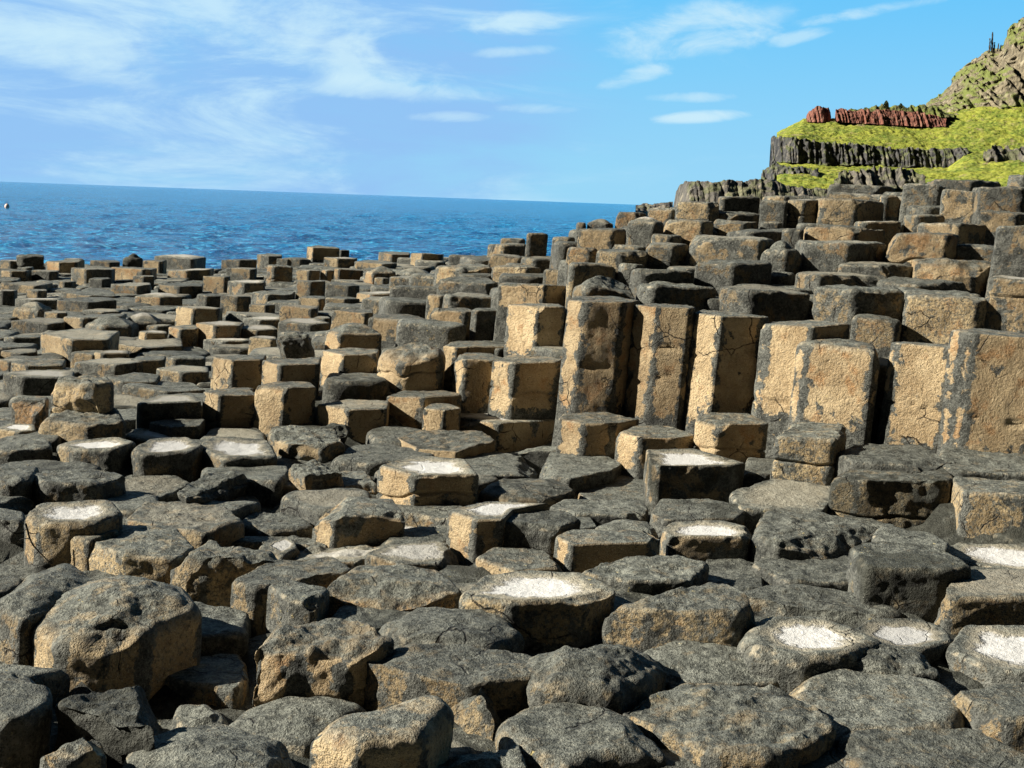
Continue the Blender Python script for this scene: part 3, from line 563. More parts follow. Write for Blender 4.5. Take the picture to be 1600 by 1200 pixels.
# ------------------------------------------------------------------ column meshes
def circ_smooth(A, sig):
    if sig < 0.3: return A
    k = int(max(1, min(len(A) // 3, 3 * sig))); x = np.arange(-k, k + 1); w = np.exp(-0.5 * (x / sig) ** 2); w /= w.sum()
    out = np.zeros_like(A)
    for xi, wi in zip(x, w): out += wi * np.roll(A, xi, 0)
    return out
def column_arrays(o, rng):
    poly = o['poly']; z = o['z']; res = o.get('res', 1); vis = o.get('vis', .3)
    N, M, Bv, SR = {0: (30, 4, 2, 6), 1: (54, 6, 3, 12), 2: (108, 14, 4, 44), 3: (168, 34, 6, 60)}[res]
    nxt = np.roll(poly, -1, 0); L = np.linalg.norm(nxt - poly, axis=1); cum = np.concatenate([[0], np.cumsum(L)]); per = cum[-1]
    s = (np.arange(N) + 0.5) / N * per
    k = np.clip(np.searchsorted(cum, s, 'right') - 1, 0, len(poly) - 1); t = (s - cum[k]) / np.maximum(L[k], 1e-6)
    P = poly[k] * (1 - t[:, None]) + nxt[k] * t[:, None]
    edge = np.minimum(t, 1 - t) * L[k]
    P = circ_smooth(P, o.get('crn', .03) / (per / N) * 0.9)
    c = P.mean(0); Rm = np.linalg.norm(P - c, axis=1).mean()
    bev = min(o.get('bev', .02), Rm * .45); dome = o.get('dome', 0.0); dish = o.get('dish', 0) * 0.013
    H = o.get('H', vis + 0.35)
    rows = []                                     # scale, dz, side, dep, rad
    for j in range(M):
        q = 0.03 + 0.97 * j / (M - 1) if M > 1 else 1
        dz = dome * (1 - q * q) - dish * (1 - q ** 3) - bev * 0.0
        rows.append((q * (1 - bev / Rm), dz, 0.0, 0.0, q))
    for j in range(1, Bv + 1):
        a = pi / 2 * j / Bv
        rows.append(((1 - bev / Rm) + bev / Rm * sin(a), -bev * (1 - cos(a)), j / Bv, bev * (1 - cos(a)), 1.0))
    nv = int(SR * .82)
    dz = np.concatenate([bev + (vis - bev) * (np.arange(1, nv + 1) / nv), np.linspace(vis, H, SR - nv + 1)[1:]]) if vis > bev + .01 else bev + (H - bev) * np.arange(1, SR + 1) / SR
    flare = rng.uniform(-.01, .02)
    for d in dz: rows.append((1 + flare * d / max(H, .1), -d, 1.0, d, 1.0))
    rows = np.array(rows); nr = len(rows)
    G = np.zeros((nr, N, 3))
    G[:, :, :2] = c + (P - c)[None] * rows[:, 0][:, None, None]
    G[:, :, 2] = z + rows[:, 1][:, None]
    G[:, :, 0] += np.minimum(rows[:, 1], 0)[:, None] * (.05 + rng.normal(0, .008))     # the columns lean
    # a slight tilt of the top
    tx, ty = rng.normal(0, .022, 2) if 'tilt' not in o else o['tilt']
    w = np.clip(1 + rows[:, 1] / max(vis, .1), 0, 1)[:, None]
    G[:, :, 2] += w * ((G[:, :, 0] - c[0]) * tx + (G[:, :, 1] - c[1]) * ty)
    V = G.reshape(-1, 3); rough = o.get('rough', 1.0); so = rng.uniform(0, 200, 3)
    n = grid_normals(G, True).reshape(-1, 3)
    if (n.reshape(nr, N, 3)[0, :, 2].mean()) < 0: n = -n
    sd_ = np.repeat(rows[:, 2], N); dp = np.repeat(rows[:, 3], N); rd = np.repeat(rows[:, 4], N)
    far = res <= 1
    # chips: flat fracture planes that cut the upper edge
    for q in range(int(o.get('chips', 0) * (1.3 if rough > 1.5 else .6)) + rng.integers(1, 3) * (res >= 2)):
        i = rng.integers(0, N); low = rough > 1.5 and q % 2; base = np.array([P[i, 0], P[i, 1], z - (rng.uniform(.1, .6) * vis if low else 0)])
        tg = P[(i + 2) % N] - P[i - 2]; out = np.array([tg[1], -tg[0], 0]); out /= np.linalg.norm(out)
        if out[:2] @ (P[i] - c) < 0: out = -out
        ph = rng.uniform(-.45, .25) if low else rng.uniform(.25, 1.2); nn = out * cos(ph) + np.array([0, 0, 1]) * sin(ph) + rng.normal(0, .18, 3); nn /= np.linalg.norm(nn)
        dpt = rng.uniform(.008, .03) * (1.5 if o.get('chips', 0) else .8)
        h = (V - base) @ nn + dpt + .012 * fbm(V * 14 + so, 2)
        V = V - np.where(h > 0, h, 0)[:, None] * nn
    if o.get('scoop'):
        dd = pix_dir(168, 997); cc = np.array([0, 0, EYE]) + dd * ((o['poly'][:, 1].min() + .03) / dd[1])
        q = np.linalg.norm((V - cc) * np.array([1, .7, 1.7]), axis=1); V = V + np.array([.15, .9, -.1]) * (.055 * np.exp(-(q / .062) ** 4))[:, None]
    amp = min(rough, 1.7) * (0.55 + 0.45 * (1 - sd_)) * min(1.0, Rm / .22)
    disp = .013 * fbm(V * 3.6 + so, 2)
    if not far:
        disp = disp + .0075 * fbm(V * 13 + so, 2) + .0035 * fbm(V * 38 + so, 2)
        if rough > 1.4: disp = disp + .0035 * (ridged(V * 9 + so, 3) - .4)
        # pitted worn tops
        if 0: disp = disp - (1 - .6 * sd_) * .0035 * np.clip(ridged(V * 15 + so, 2) - .65, 0, 1)
    else: disp = disp + .006 * fbm(V * 12 + so, 2)
    amp = amp * (1 - .65 * min(1, o.get('salt', 0)) * (1 - sd_))
    V = V + n * (disp * amp)[:, None]
    if res >= 2:
        cr = list(o.get('cracks', []))
        if vis > .25 and not cr and rng.random() < .6: cr = [rng.uniform(.1, vis * .8)]
        for h in cr:
            pth = h + .03 * fbm(V * 5 + so + 60, 2) + (V[:, 0] - c[0]) * rng.normal(0, .08)
            V = V - n * (.016 * np.exp(-((dp - pth) / .006) ** 2) * sd_)[:, None]
    f = grid_faces(nr, N, True)[:, ::-1]
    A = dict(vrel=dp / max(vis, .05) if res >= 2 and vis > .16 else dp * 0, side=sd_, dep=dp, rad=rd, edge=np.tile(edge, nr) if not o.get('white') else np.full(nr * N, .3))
    return V, f, np.arange(N), A, nr * N
def consts(o, rng, nv):
    t = o.get('t', .7)
    return dict(tan=np.full(nv, t), salt=np.full(nv, o.get('salt', 0.0)), rnd=np.full(nv, rng.random()), dark=np.full(nv, o.get('dark', 0.0)), hue=np.full(nv, o.get('hue', 0.0)), spk=np.full(nv, o.get('spk', .8)))

# fillers: stones of the causeway that show only in the gaps between the traced ones, and carry on beyond
def inside(p, poly):
    x, y = p; r = False; n = len(poly)
    for i in range(n):
        x1, y1 = poly[i]; x2, y2 = poly[i - 1]
        if (y1 > y) != (y2 > y) and x < (x2 - x1) * (y - y1) / (y2 - y1) + x1: r = not r
    return r
HC = np.array([o['poly'].mean(0) for o in COLS]); HZ = np.array([o['z'] for o in COLS])
HR = np.array([np.linalg.norm(o['poly'] - o['poly'].mean(0), axis=1).mean() for o in COLS])
def zloc(p, n=5):
    d = np.linalg.norm(HC - p, axis=1); i = np.argsort(d)[:n]; w = 1 / (d[i] + .15) ** 2
    return float((HZ[i] * w).sum() / w.sum()), float(HZ[i[:3]].min()), float(d[i[0]])
def top_of_slope(p):
    x, y = p
    return 1 if x > 0.18 * y else 0
seeds = []
YMAX = sorted(o['poly'][:, 1].mean() for o in COLS if o['px'][0] < 420)[-4]
print('far edge', YMAX)
dy = .40; row = 0; y = 1.2
while y < 28:
    x = -(.47 * y + 1.2) + (row % 2) * .23
    while x < .47 * y + 1.2:
        p = np.array([x + random.uniform(-.09, .09), y + random.uniform(-.08, .08)])
        d = np.linalg.norm(HC - p, axis=1)
        near_i = np.argsort(d)[:8]
        if not any(inside(p, COLS[i]['poly']) for i in near_i) and not (d < np.minimum(.22, HR * .8)).any(): seeds.append(p)
        x += .46
    y += dy; row += 1
FILL = []
ALLS = np.array(seeds + list(HC))
for p in seeds:
    cell = [p + np.array(q) for q in ((-.34, -.34), (.34, -.34), (.34, .34), (-.34, .34))]
    d = np.linalg.norm(ALLS - p, axis=1)
    for i in np.argsort(d)[1:12]:
        if d[i] < 1e-6: continue
        n = (ALLS[i] - p) / d[i]; lim = d[i] / 2 - .006; new = []
        for a, b in zip(cell, cell[1:] + cell[:1]):
            da, db = (a - p) @ n - lim, (b - p) @ n - lim
            if da <= 0: new.append(a)
            if da * db < 0: new.append(a + (b - a) * da / (da - db))
        cell = new
        if len(cell) < 3: break
    if len(cell) < 3: continue
    zi, zm, dn = zloc(p)
    y = p[1]
    q = RMN.T @ (np.array([p[0], y, zi]) - np.array([0, 0, EYE])); pu, pv = 800 + F * q[0] / -q[2], 600 - F * q[1] / -q[2]
    if y > 5.2 and p[0] < .012 * y and pu < 640:      # open field towards the sea
        z = zg(pu, pv) + random.uniform(-.035, .02)
        if y > YMAX: z = .12 - (y - YMAX) * .16 - random.uniform(0, .1)
    elif y > 8.0:
        z = zi - random.uniform(.05, .17)
        if dn > .9: z = zi - .25 - random.uniform(.0, .25) - (dn - .9) * .35
    else:
        dd = np.linalg.norm(HC - p, axis=1); m_ = HZ[dd < .8]
        if len(m_): zm = min(zm, m_.min())
        z = min(zm + .03, zi) - (random.uniform(.02, .08) if y < 6.5 else random.uniform(.08, .2))
        if y < 5.8: z = min(zi, float(np.percentile(HZ[np.argsort(dd)[:6]], 40))) - random.uniform(.015, .055)
        if dn > .8: z = zi - .15 - random.uniform(.0, .1)
    z = max(z, -1.0)
    FILL.append(dict(poly=np.array(cell), z=z, vis=.25, H=.75, res=2 if y < 5.5 else (1 if y < 10 else 0), t=random.uniform(.1, .55), hue=random.choice([.2, .5, .9]), bev=.03, crn=.03, rough=1.0, salt=random.choice([0, 0, 0, .5]), dark=random.choice([0, 0, .4])))

# ------------------------------------------------------------------ labels
def side_words(o, lm):
    dx, dy_ = o['px'][0] - lm['px'][0], o['px'][1] - lm['px'][1]
    w = max(o['wpx'], lm['wpx'])
    a = abs(dx) > .35 * w; b = abs(dy_) > 12
    if a and abs(dx) > 2.2 * abs(dy_): return 'left of' if dx < 0 else 'right of'
    if a and b: return ('above and ' if dy_ < 0 else 'below and ') + ('left of' if dx < 0 else 'right of')
    return 'just above' if dy_ < 0 else 'just below'
def look(o):
    w = []
    if o['wpx'] < 36: w.append('small')
    elif o['wpx'] > 105: w.append('wide')
    if o.get('salt', 0) > .4 and ('salt' in o['ex'] if o.get('ex') is not None else True): w.append('salt-topped')
    elif o.get('dome', 0) > .025: w.append('domed')
    elif o['vis'] < .17: w.append('low')
    elif o['vis'] > .4: w.append('tall')
    ex = o.get('ex'); h = o.get('hue', 0) if ex is None or 'hue' in ex else 0; t = o.get('t', .7) if ex is None or ' t=' in ' ' + ex else .82
    w.append('reddish brown' if h >= .8 else 'brown' if h > .2 else 'bright tan' if t >= 1 else 'tan-faced' if t >= .8 else 'grey and tan' if t > .5 else 'grey' if t > .25 else 'dark')
    return ' '.join(w)
LAND = [o for o in COLS if o.get('label')]
short = {}
def short_name(l):
    l = l.split(',')[0]
    return l if len(l.split()) <= 8 else ' '.join(l.split()[:8])
SHORT = {
 'tallest broken column of the left field, craggy bright left side and black right side': 'the craggy broken column',
 'highest block against the sea, with a step down on its right': 'the highest block against the sea',
 'black rounded boulder standing against the sea at left': 'the black rounded sea-edge boulder',
 'black square block against the sea near the left edge': 'the black square sea-edge block',
 'dark cube with a reddish left edge, in the far field': 'the dark far cube with reddish edge',
 'wide low block with a black right end, above the round dark boulder': 'the wide black-ended block',
 'dark facetted block with a torn diagonal ridge, centre left': 'the dark facetted block',
 'dark-fronted block with a pale left face, the upper of two stacked left of centre': 'the upper stacked dark-fronted block',
 'mottled tan block beside a black-fronted one, centre': 'the mottled tan block',
 'upper block with a bright left face behind the tall wall end': 'the bright-faced upper block',
 'tan cap block above the upper bright-faced block': 'the tan cap block',
 'tall wall column furthest left, brown front and a chipped tan edge': 'the leftmost tall wall column',
 'tall wall column with a bright left side and wide dark front, third from the left': 'the dark-fronted third wall column',
 'square broad tan wall face with a rounded top': 'the rounded square wall face',
 'tallest right wall column, brown grainy front, cut by the right edge': 'the tallest right wall column',
 'orange-yellow block left of the craggy broken column': 'the orange-yellow block'}
# a few of the unnamed ones stand out enough to name others by
def name_px(u, v, label, sh):
    i = min(range(len(COLS)), key=lambda k: (COLS[k]['px'][0] - u) ** 2 + (COLS[k]['px'][1] - v) ** 2 if not COLS[k].get('label') else 1e9)
    COLS[i]['label'] = label; SHORT[label] = sh
name_px(1480, 411, 'bright tan block with a white chunk and black right end, on the right slope', 'the bright tan slope block')
name_px(1620, 356, 'big smooth grey block at the right edge, above the tallest wall column', 'the big grey right-edge block')
name_px(840, 364, 'tall brown block on the skyline beside the sea, centre right', 'the tall brown skyline block')
name_px(808, 418, 'tan block glowing ochre at its foot, below the tall brown skyline block', 'the ochre-footed tan block')
name_px(1147, 411, 'rounded grey block with a black right side, middle of the right slope', 'the rounded black-sided slope block')
name_px(1338, 313, 'grey-faced block with a black right half, top row of the right slope', 'the black-halved top-row block')
name_px(1158, 306, 'dark flat-topped block on the skyline under the headland rocks', 'the dark skyline block under the headland')
name_px(1336, 454, 'grey block with a round tan patch and black right side, above the wall', 'the round-patched block above the wall')
name_px(1010, 345, 'rounded grey block high on the slope near the skyline, centre right', 'the rounded grey high-slope block')
name_px(1585, 293, 'brown block split by a level crack at the top right edge', 'the split top right block')
name_px(110, 528, 'pale square-fronted block with a flat top, upper left field', 'the pale square-fronted block')
name_px(165, 508, 'long rounded dome with a bright left end, upper left field', 'the long bright dome')
name_px(1055, 383, 'small pinkish block with a black right face, on the right slope', 'the small pinkish slope block')
name_px(340, 508, 'bright yellow broken block in the middle of the left field', 'the bright yellow broken block')
name_px(1440, 360, 'wide tan block with a ragged gap on its right, right slope', 'the wide tan slope block')
name_px(140, 421, 'dark-topped block with a brown left face and long black right face, far left', 'the long black-faced far block')
name_px(590, 424, 'round reddish hump in the far field below the sea', 'the round reddish hump')
LAND = [o for o in COLS if o.get('label') in SHORT]
used = {o['label'] for o in COLS if o.get('label')}
for o in sorted((o for o in COLS if not o.get('label')), key=lambda o: -o['wpx']):
    best = None
    for lm in sorted(LAND, key=lambda l: ((l['px'][0] - o['px'][0]) ** 2 + (2 * (l['px'][1] - o['px'][1])) ** 2))[:5]:
        for k, od in enumerate(('', 'second ', 'third ', 'fourth ', 'fifth ')):
            l = f"{od}{look(o)} block {side_words(o, lm)} {SHORT[lm['label']]}"
            if l not in used: break
        else: continue
        if best is None or k < best[0]: best = (k, l)
        if k == 0: break
    o['label'] = best[1]; used.add(best[1])

# ------------------------------------------------------------------ make them
ORDER = sorted(range(len(COLS)), key=lambda i: -COLS[i]['wpx'] * (COLS[i]['vis'] * F / COLS[i]['poly'][:, 1].mean() + 8))
KEEP = set(ORDER[:300]); REST = [COLS[i] for i in ORDER[300:]]
print('traced columns', len(COLS), 'fillers', len(FILL))
nvt = 0
for i, o in enumerate(COLS):
    if i not in KEEP: continue
    rng = np.random.default_rng(1000 + i)
    V, f, cap, A, nv = column_arrays(o, rng); A.update(consts(o, rng, nv)); nvt += nv
    piv = np.array([*o['poly'].mean(0), o['z'] - o.get('vis', .3)])
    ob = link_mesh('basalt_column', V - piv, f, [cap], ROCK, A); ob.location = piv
    tag(ob, o['label'], 'rock column', 'basalt columns of the causeway', 'thing')
def joined(name, lst, seed):
    Vs, Fs, Cs, As, base = [], [], [], {}, 0
    for k, o in enumerate(lst):
        rng = np.random.default_rng(seed + k); V, f, cap, A, nv = column_arrays(o, rng); A.update(consts(o, rng, nv))
        Vs.append(V); Fs.append(f + base); Cs.append(cap + base); base += nv
        for q, a in A.items(): As.setdefault(q, []).append(a)
    return link_mesh(name, np.concatenate(Vs), np.concatenate(Fs), Cs, ROCK, {q: np.concatenate(a) for q, a in As.items()})
rest = joined('basalt_columns', FILL + REST, 50000)
tag(rest, 'low weathered basalt column tops packed in the gaps and out to the sea edge', 'rock columns', 'basalt columns of the causeway', 'stuff')
print('column verts', nvt)

# bedrock under the columns, close below their tops where they stand packed
gx = np.concatenate([np.linspace(-15, -3.6, 40), np.arange(-3.5, 3.6, .08), np.linspace(3.7, 17, 44)])
gy = np.concatenate([np.linspace(-1.5, 2.3, 8), np.arange(2.4, 8.0, .08), np.linspace(8.1, 30, 60)])
GX, GY = np.meshgrid(gx, gy); ZZ = np.zeros_like(GX)
for a in range(GX.shape[0]):
    for b in range(GX.shape[1]):
        zi, zm, dn = zloc(np.array([GX[a, b], GY[a, b]]), 4); y = GY[a, b]
        k = min(1, max(0, (y - 6.0) / 1.0))
        pt = np.array([GX[a, b], y]); dd = np.linalg.norm(HC - pt, axis=1)
        m_ = HZ[dd < .85]; zlow = min(min(zm, m_.min()) if len(m_) else zm, zi) - .35
        t_ = HZ[dd < HR + .07]; idx = np.argsort(dd)[:6]
        znear = min(float(np.percentile(HZ[idx], 35)), zi) - .085
        if len(t_): znear = min(znear, t_.min() - .05)
        q = RMN.T @ (np.array([GX[a, b], y, zi]) - np.array([0, 0, EYE])); pu, pv = 800 + F * q[0] / -q[2], 600 - F * q[1] / -q[2]
        if y > 5.0 and GX[a, b] < .012 * y and pu < 640:
            zf = zg(pu, pv) - .085
            if len(t_): zf = min(zf, t_.min() - .05)
            kk = min(1, (y - 5.0) / .8); znear = znear * (1 - kk) + zf * kk; k = 0
            if y > YMAX: znear -= (y - YMAX) * .25
        zz = znear * (1 - k) + zlow * k - .25 * max(0, dn - .6) * (y < 4.5 or k > 0)
        ZZ[a, b] = max(zz, -2.1 if y > 21 else -1.3)
GG = np.stack([GX, GY, ZZ], -1); PV = GG.reshape(-1, 3)
GG[..., 2] += (.035 * fbm(PV * np.array([5, 5, 1]), 3) + .02 * ridged(PV * np.array([9, 9, 1]), 2)).reshape(GX.shape) * (GY < 9)
tag(link_mesh('bedrock_ground', GG.reshape(-1, 3), grid_faces(*GX.shape), [], ROCK, dict(dark=np.full(GX.size, .7), rnd=np.full(GX.size, .15), rad=np.ones(GX.size))), kind='structure')  # rock toned darker so the gaps read as shadow, shade put into the colour

# the dry twig on the tan block at left
def tube(pts, r, nseg=6):
    pts = np.array(pts, float); n = len(pts); T_ = np.gradient(pts, axis=0); T_ /= np.linalg.norm(T_, axis=1, keepdims=True)
    up = np.array([.3, -.9, .2]); a = np.cross(T_, up); a /= np.linalg.norm(a, axis=1, keepdims=True); b = np.cross(T_, a)
    th = np.arange(nseg) / nseg * 2 * pi; rr = np.linspace(r, r * .35, n)
    return pts[:, None] + rr[:, None, None] * (np.cos(th)[None, :, None] * a[:, None] + np.sin(th)[None, :, None] * b[:, None])
m, T, b = principled('dry_black_seaweed', .7); b.inputs['Base Color'].default_value = (.012, .011, .008, 1); TWIG = m
def on_face(u, v, D): d = pix_dir(u, v); return np.array([0, 0, EYE]) + d * (D / d[1])
twb = next(o for o in COLS if o['label'].startswith('tan block with a salt top and a dry')); twd = twb['poly'][:, 1].min() - .02
def px_path(pp): return [on_face(u, v, twd) for u, v in pp]
vs, fs, base = [], [], 0
for pp, r in (([(40, 818), (43, 828), (46, 840), (51, 851), (59, 860), (67, 868), (75, 876), (81, 881)], .004), ([(44, 832), (52, 834), (60, 832)], .0022), ([(46, 842), (38, 841), (30, 843)], .0022),
              ([(50, 850), (57, 850), (62, 853)], .0022), ([(43, 826), (36, 830)], .0022), ([(60, 861), (55, 868)], .0025)):
    g = tube(px_path(pp), r); vs.append(g.reshape(-1, 3)); fs.append(grid_faces(g.shape[0], g.shape[1], True, base)); base += g.shape[0] * g.shape[1]
tag(link_mesh('seaweed_sprig', np.concatenate(vs), np.concatenate(fs), [], TWIG), 'thin black dry branching sprig clinging to the tan salt-topped block at left', 'seaweed')
# ------------------------------------------------------------------ sea
SEA = -1.35
def sea():
    m, T, b = principled('sea_water', .22, .13)
    geo = T.node('ShaderNodeNewGeometry'); pos = geo.outputs['Position']
    hgt = T.attr('wave')
    n = T.noise(T.mapping(pos, scale=(.5, 1.0, 1)), .9, 5, .65, .4)
    far = T.noise(T.mapping(pos, scale=(.05, .22, 1)), .6, 6, .7, .4)
    c = T.mix(T.smooth(T.math('ADD', n, T.math('MULTIPLY', hgt, .12)), .35, .70), (.003, .085, .25, 1), (.014, .25, .56, 1))
    c = T.mix(T.smooth(far, .42, .66, 0, .6), c, (.003, .055, .19, 1))
    chop = T.noise(T.mapping(pos, scale=(.8, 1.6, 1), rot=(0, 0, .15)), 2.4, 6, .7, .5)  # drives ripple glints and shaded troughs painted into the water colour
    c = T.mix(T.smooth(chop, .51, .63, 0, .85), c, (.07, .44, .72, 1))
    c = T.mix(T.smooth(chop, .47, .36, 0, .9), c, (.002, .03, .11, 1))
    foam = T.smooth(T.math('ADD', T.math('MULTIPLY', hgt, .55), T.noise(T.mapping(pos, scale=(.8, 2.0, 1)), 1.4, 6, .72, .6)), .97, 1.12)
    c = T.mix(T.math('MULTIPLY', foam, .2), c, (.62, .78, .86, 1))
    T.l.new(c, b.inputs['Base Color'])
    h = T.math('ADD', T.noise(T.mapping(pos, scale=(.8, 1.5, 1)), 2.2, 6, .68, .5), T.math('MULTIPLY', T.noise(T.mapping(pos, scale=(.10, .3, 1)), 1.0, 5, .65, .4), 2.2))
    bump(T, b, h, .85, .55)
    nr, nc = 330, 460
    D = np.concatenate([np.geomspace(18, 260, 250), np.geomspace(268, 15000, 80)]); A = np.tan(np.linspace(R(-40), R(34), nc))
    X = D[:, None] * A[None]; Y = np.repeat(D[:, None], nc, 1); Z = np.zeros_like(X)
    rg = np.random.default_rng(5)
    for k in range(26):
        lam = rg.uniform(.6, 3.5) if k > 3 else rg.uniform(4, 6); th = R(rg.uniform(50, 125)); a = .012 * lam ** .7
        fade = np.clip(1.4 - 45 / 330 * D / (lam * 11), 0, 1)[:, None]
        ph = (X * cos(th) + Y * sin(th)) * 2 * pi / lam + rg.uniform(0, 6.28) + 1.2 * vnoise(np.stack([X / (lam * 4), Y / (lam * 4), X * 0 + k], -1).reshape(-1, 3)).reshape(X.shape)
        Z += a * fade * (1 - 2 * np.abs(np.sin(ph / 2)) ** 1.0) * 1.2
    Z += SEA
    V = np.stack([X, Y, Z], -1).reshape(-1, 3)
    return tag(link_mesh('sea', V, grid_faces(nr, nc), [], m, dict(wave=(Z - SEA).ravel() / .25)), kind='structure')
sea()
m, T, b = principled('seabed_rock', .7); b.inputs['Base Color'].default_value = (.02, .03, .03, 1)
q = np.array([[-40, -6, -2.6], [40, -6, -2.6], [40, 60, -2.6], [-40, 60, -2.6]], float)
tag(link_mesh('seabed_ground', q, np.array([[0, 1, 2, 3]]), [], m), kind='structure')

# two little floats on the water at the far left
def buoy(u, v, colr, label, r):
    D = to_plane(u, v, SEA)[1]; p = az_dir(u, v) * D
    th = np.linspace(0, pi, 13); ph = np.arange(20) / 20 * 2 * pi
    G = np.stack([np.outer(np.sin(th), np.cos(ph)) * r, np.outer(np.sin(th), np.sin(ph)) * r, np.outer(np.cos(th), np.ones(20)) * r * 1.25], -1)
    m_, T_, b_ = principled('float_paint', .5); b_.inputs['Base Color'].default_value = (*colr, 1)
    o = link_mesh('marker_buoy', G.reshape(-1, 3), grid_faces(13, 20, True)[:, ::-1], [], m_); o.location = (p[0], p[1], SEA + r * .6)
    k = link_mesh('top_ring', tube([(0, 0, r * 1.1), (r * .25, 0, r * 1.5), (0, 0, r * 1.85), (-r * .25, 0, r * 1.5), (0, 0, r * 1.1)], r * .1).reshape(-1, 3), grid_faces(5, 6, True), [], TWIG, parent=o)
    tag(o, label, 'buoy')
buoy(11, 325, (.75, .55, .45), 'small pale pink float on the sea at the far left', .24)
0 and buoy(0, 326, (.10, .02, .05), 'dark maroon float on the sea cut by the left edge', .45)

# ------------------------------------------------------------------ headland
def interp(pts, u): return np.interp(u, [p[0] for p in pts], [p[1] for p in pts])
def world(u, v, D):
    d0 = (u - 800.0) / F; d1 = (600.0 - v) / F
    d = np.stack([d0, d1, -np.ones_like(d0)], -1) @ RMN.T; D = D * 1.654
    return np.array([0, 0, EYE]) + d * (D / d[..., 1])[..., None]
TOPC = [(1190, 236), (1207, 213), (1230, 213), (1262, 218), (1300, 223), (1345, 226), (1400, 231), (1450, 233), (1500, 231), (1520, 232), (1700, 232)]
BOTC = [(1190, 252), (1207, 250), (1240, 252), (1280, 255), (1320, 256), (1370, 254), (1400, 258), (1440, 259), (1480, 262), (1505, 240), (1520, 236), (1700, 236)]
REDB = [(1190, 236), (1207, 212), (1222, 203), (1255, 188), (1300, 189), (1340, 190), (1400, 193), (1450, 196), (1480, 195), (1505, 188), (1540, 182), (1600, 178), (1700, 170)]
RIDG = [(1190, 236), (1207, 211), (1222, 201), (1255, 187), (1300, 184), (1340, 184), (1400, 184), (1450, 182), (1480, 176), (1505, 170), (1540, 165), (1600, 158), (1700, 150)]
LOW1 = [(1175, 285), (1190, 272), (1207, 268), (1240, 270), (1275, 273), (1320, 275), (1380, 272), (1430, 274), (1480, 272), (1540, 268), (1600, 264), (1700, 262)]
def Dend(u): return 10 * np.clip((1250 - u) / 55, 0, 1) ** 2
def grass_material():
    m, T, b = principled('coast_grass', .9, .15)
    pos = T.node('ShaderNodeNewGeometry').outputs['Position']; nz = T.node('ShaderNodeSeparateXYZ'); T.l.new(T.node('ShaderNodeNewGeometry').outputs['Normal'], nz.inputs[0])
    a = T.noise(pos, .12, 5, .65, .5); f = T.noise(pos, .9, 5, .7)
    c = T.mix(T.smooth(a, .36, .62), (.10, .15, .018, 1), (.23, .255, .03, 1))
    c = T.mix(T.smooth(f, .42, .66, 0, .7), c, (.29, .28, .07, 1))
    c = T.mix(T.smooth(f, .47, .34, 0, .9), c, (.03, .05, .010, 1))
    c = T.mix(T.smooth(T.noise(pos, .33, 5, .7, .3), .46, .34, 0, .55), c, (.05, .085, .014, 1))
    c = T.mix(T.smooth(T.noise(pos, .2, 5, .7), .56, .68, 0, .75), c, (.22, .17, .10, 1))
    c = T.mix(T.smooth(nz.outputs[2], .36, .16), c, (.13, .115, .085, 1))
    T.l.new(c, b.inputs['Base Color']); bump(T, b, f, .9, .6); return m
GRASS = grass_material()
def cliff_material(name, dark, mid_, pale, moss=.25, ms=.35, n0=.30):
    m, T, b = principled(name, .85, .25)
    g = T.node('ShaderNodeNewGeometry'); pos = g.outputs['Position']
    nz = T.node('ShaderNodeSeparateXYZ'); T.l.new(g.outputs['Normal'], nz.inputs[0])
    st = T.noise(T.mapping(pos, scale=(1, 1, .16)), .9, 5, .68, .5); bl = T.noise(pos, .5, 5, .65)
    c = T.mix(T.smooth(st, .34, .62), dark, mid_)
    c = T.mix(T.smooth(bl, .50, .70, 0, .85), c, pale)
    gm = T.math('MULTIPLY', T.smooth(nz.outputs[2], n0, n0 + .3), T.smooth(T.noise(pos, ms, 5, .65), .46, .56))
    c = T.mix(T.math('MULTIPLY', gm, moss * 3.2, clamp=True), c, (.125, .15, .035, 1))
    T.l.new(c, b.inputs['Base Color']); bump(T, b, T.math('ADD', st, T.math('MULTIPLY', bl, .6)), 1.0, .8); return m
BASALT = cliff_material('headland_basalt', (.014, .015, .017, 1), (.062, .061, .060, 1), (.20, .18, .14, 1), .15)
RUBBLE = cliff_material('shore_rubble', (.025, .025, .024, 1), (.11, .10, .085, 1), (.25, .22, .16, 1), .10)
LATER = cliff_material('red_laterite', (.06, .026, .020, 1), (.20, .075, .050, 1), (.28, .16, .11, 1), .0)
CRAG = cliff_material('brown_crag', (.06, .052, .035, 1), (.19, .16, .105, 1), (.31, .275, .19, 1), .30, .075, .02)
SCRUB = cliff_material('scrub_ridge', (.03, .04, .012, 1), (.09, .10, .03, 1), (.18, .15, .08, 1), .35)

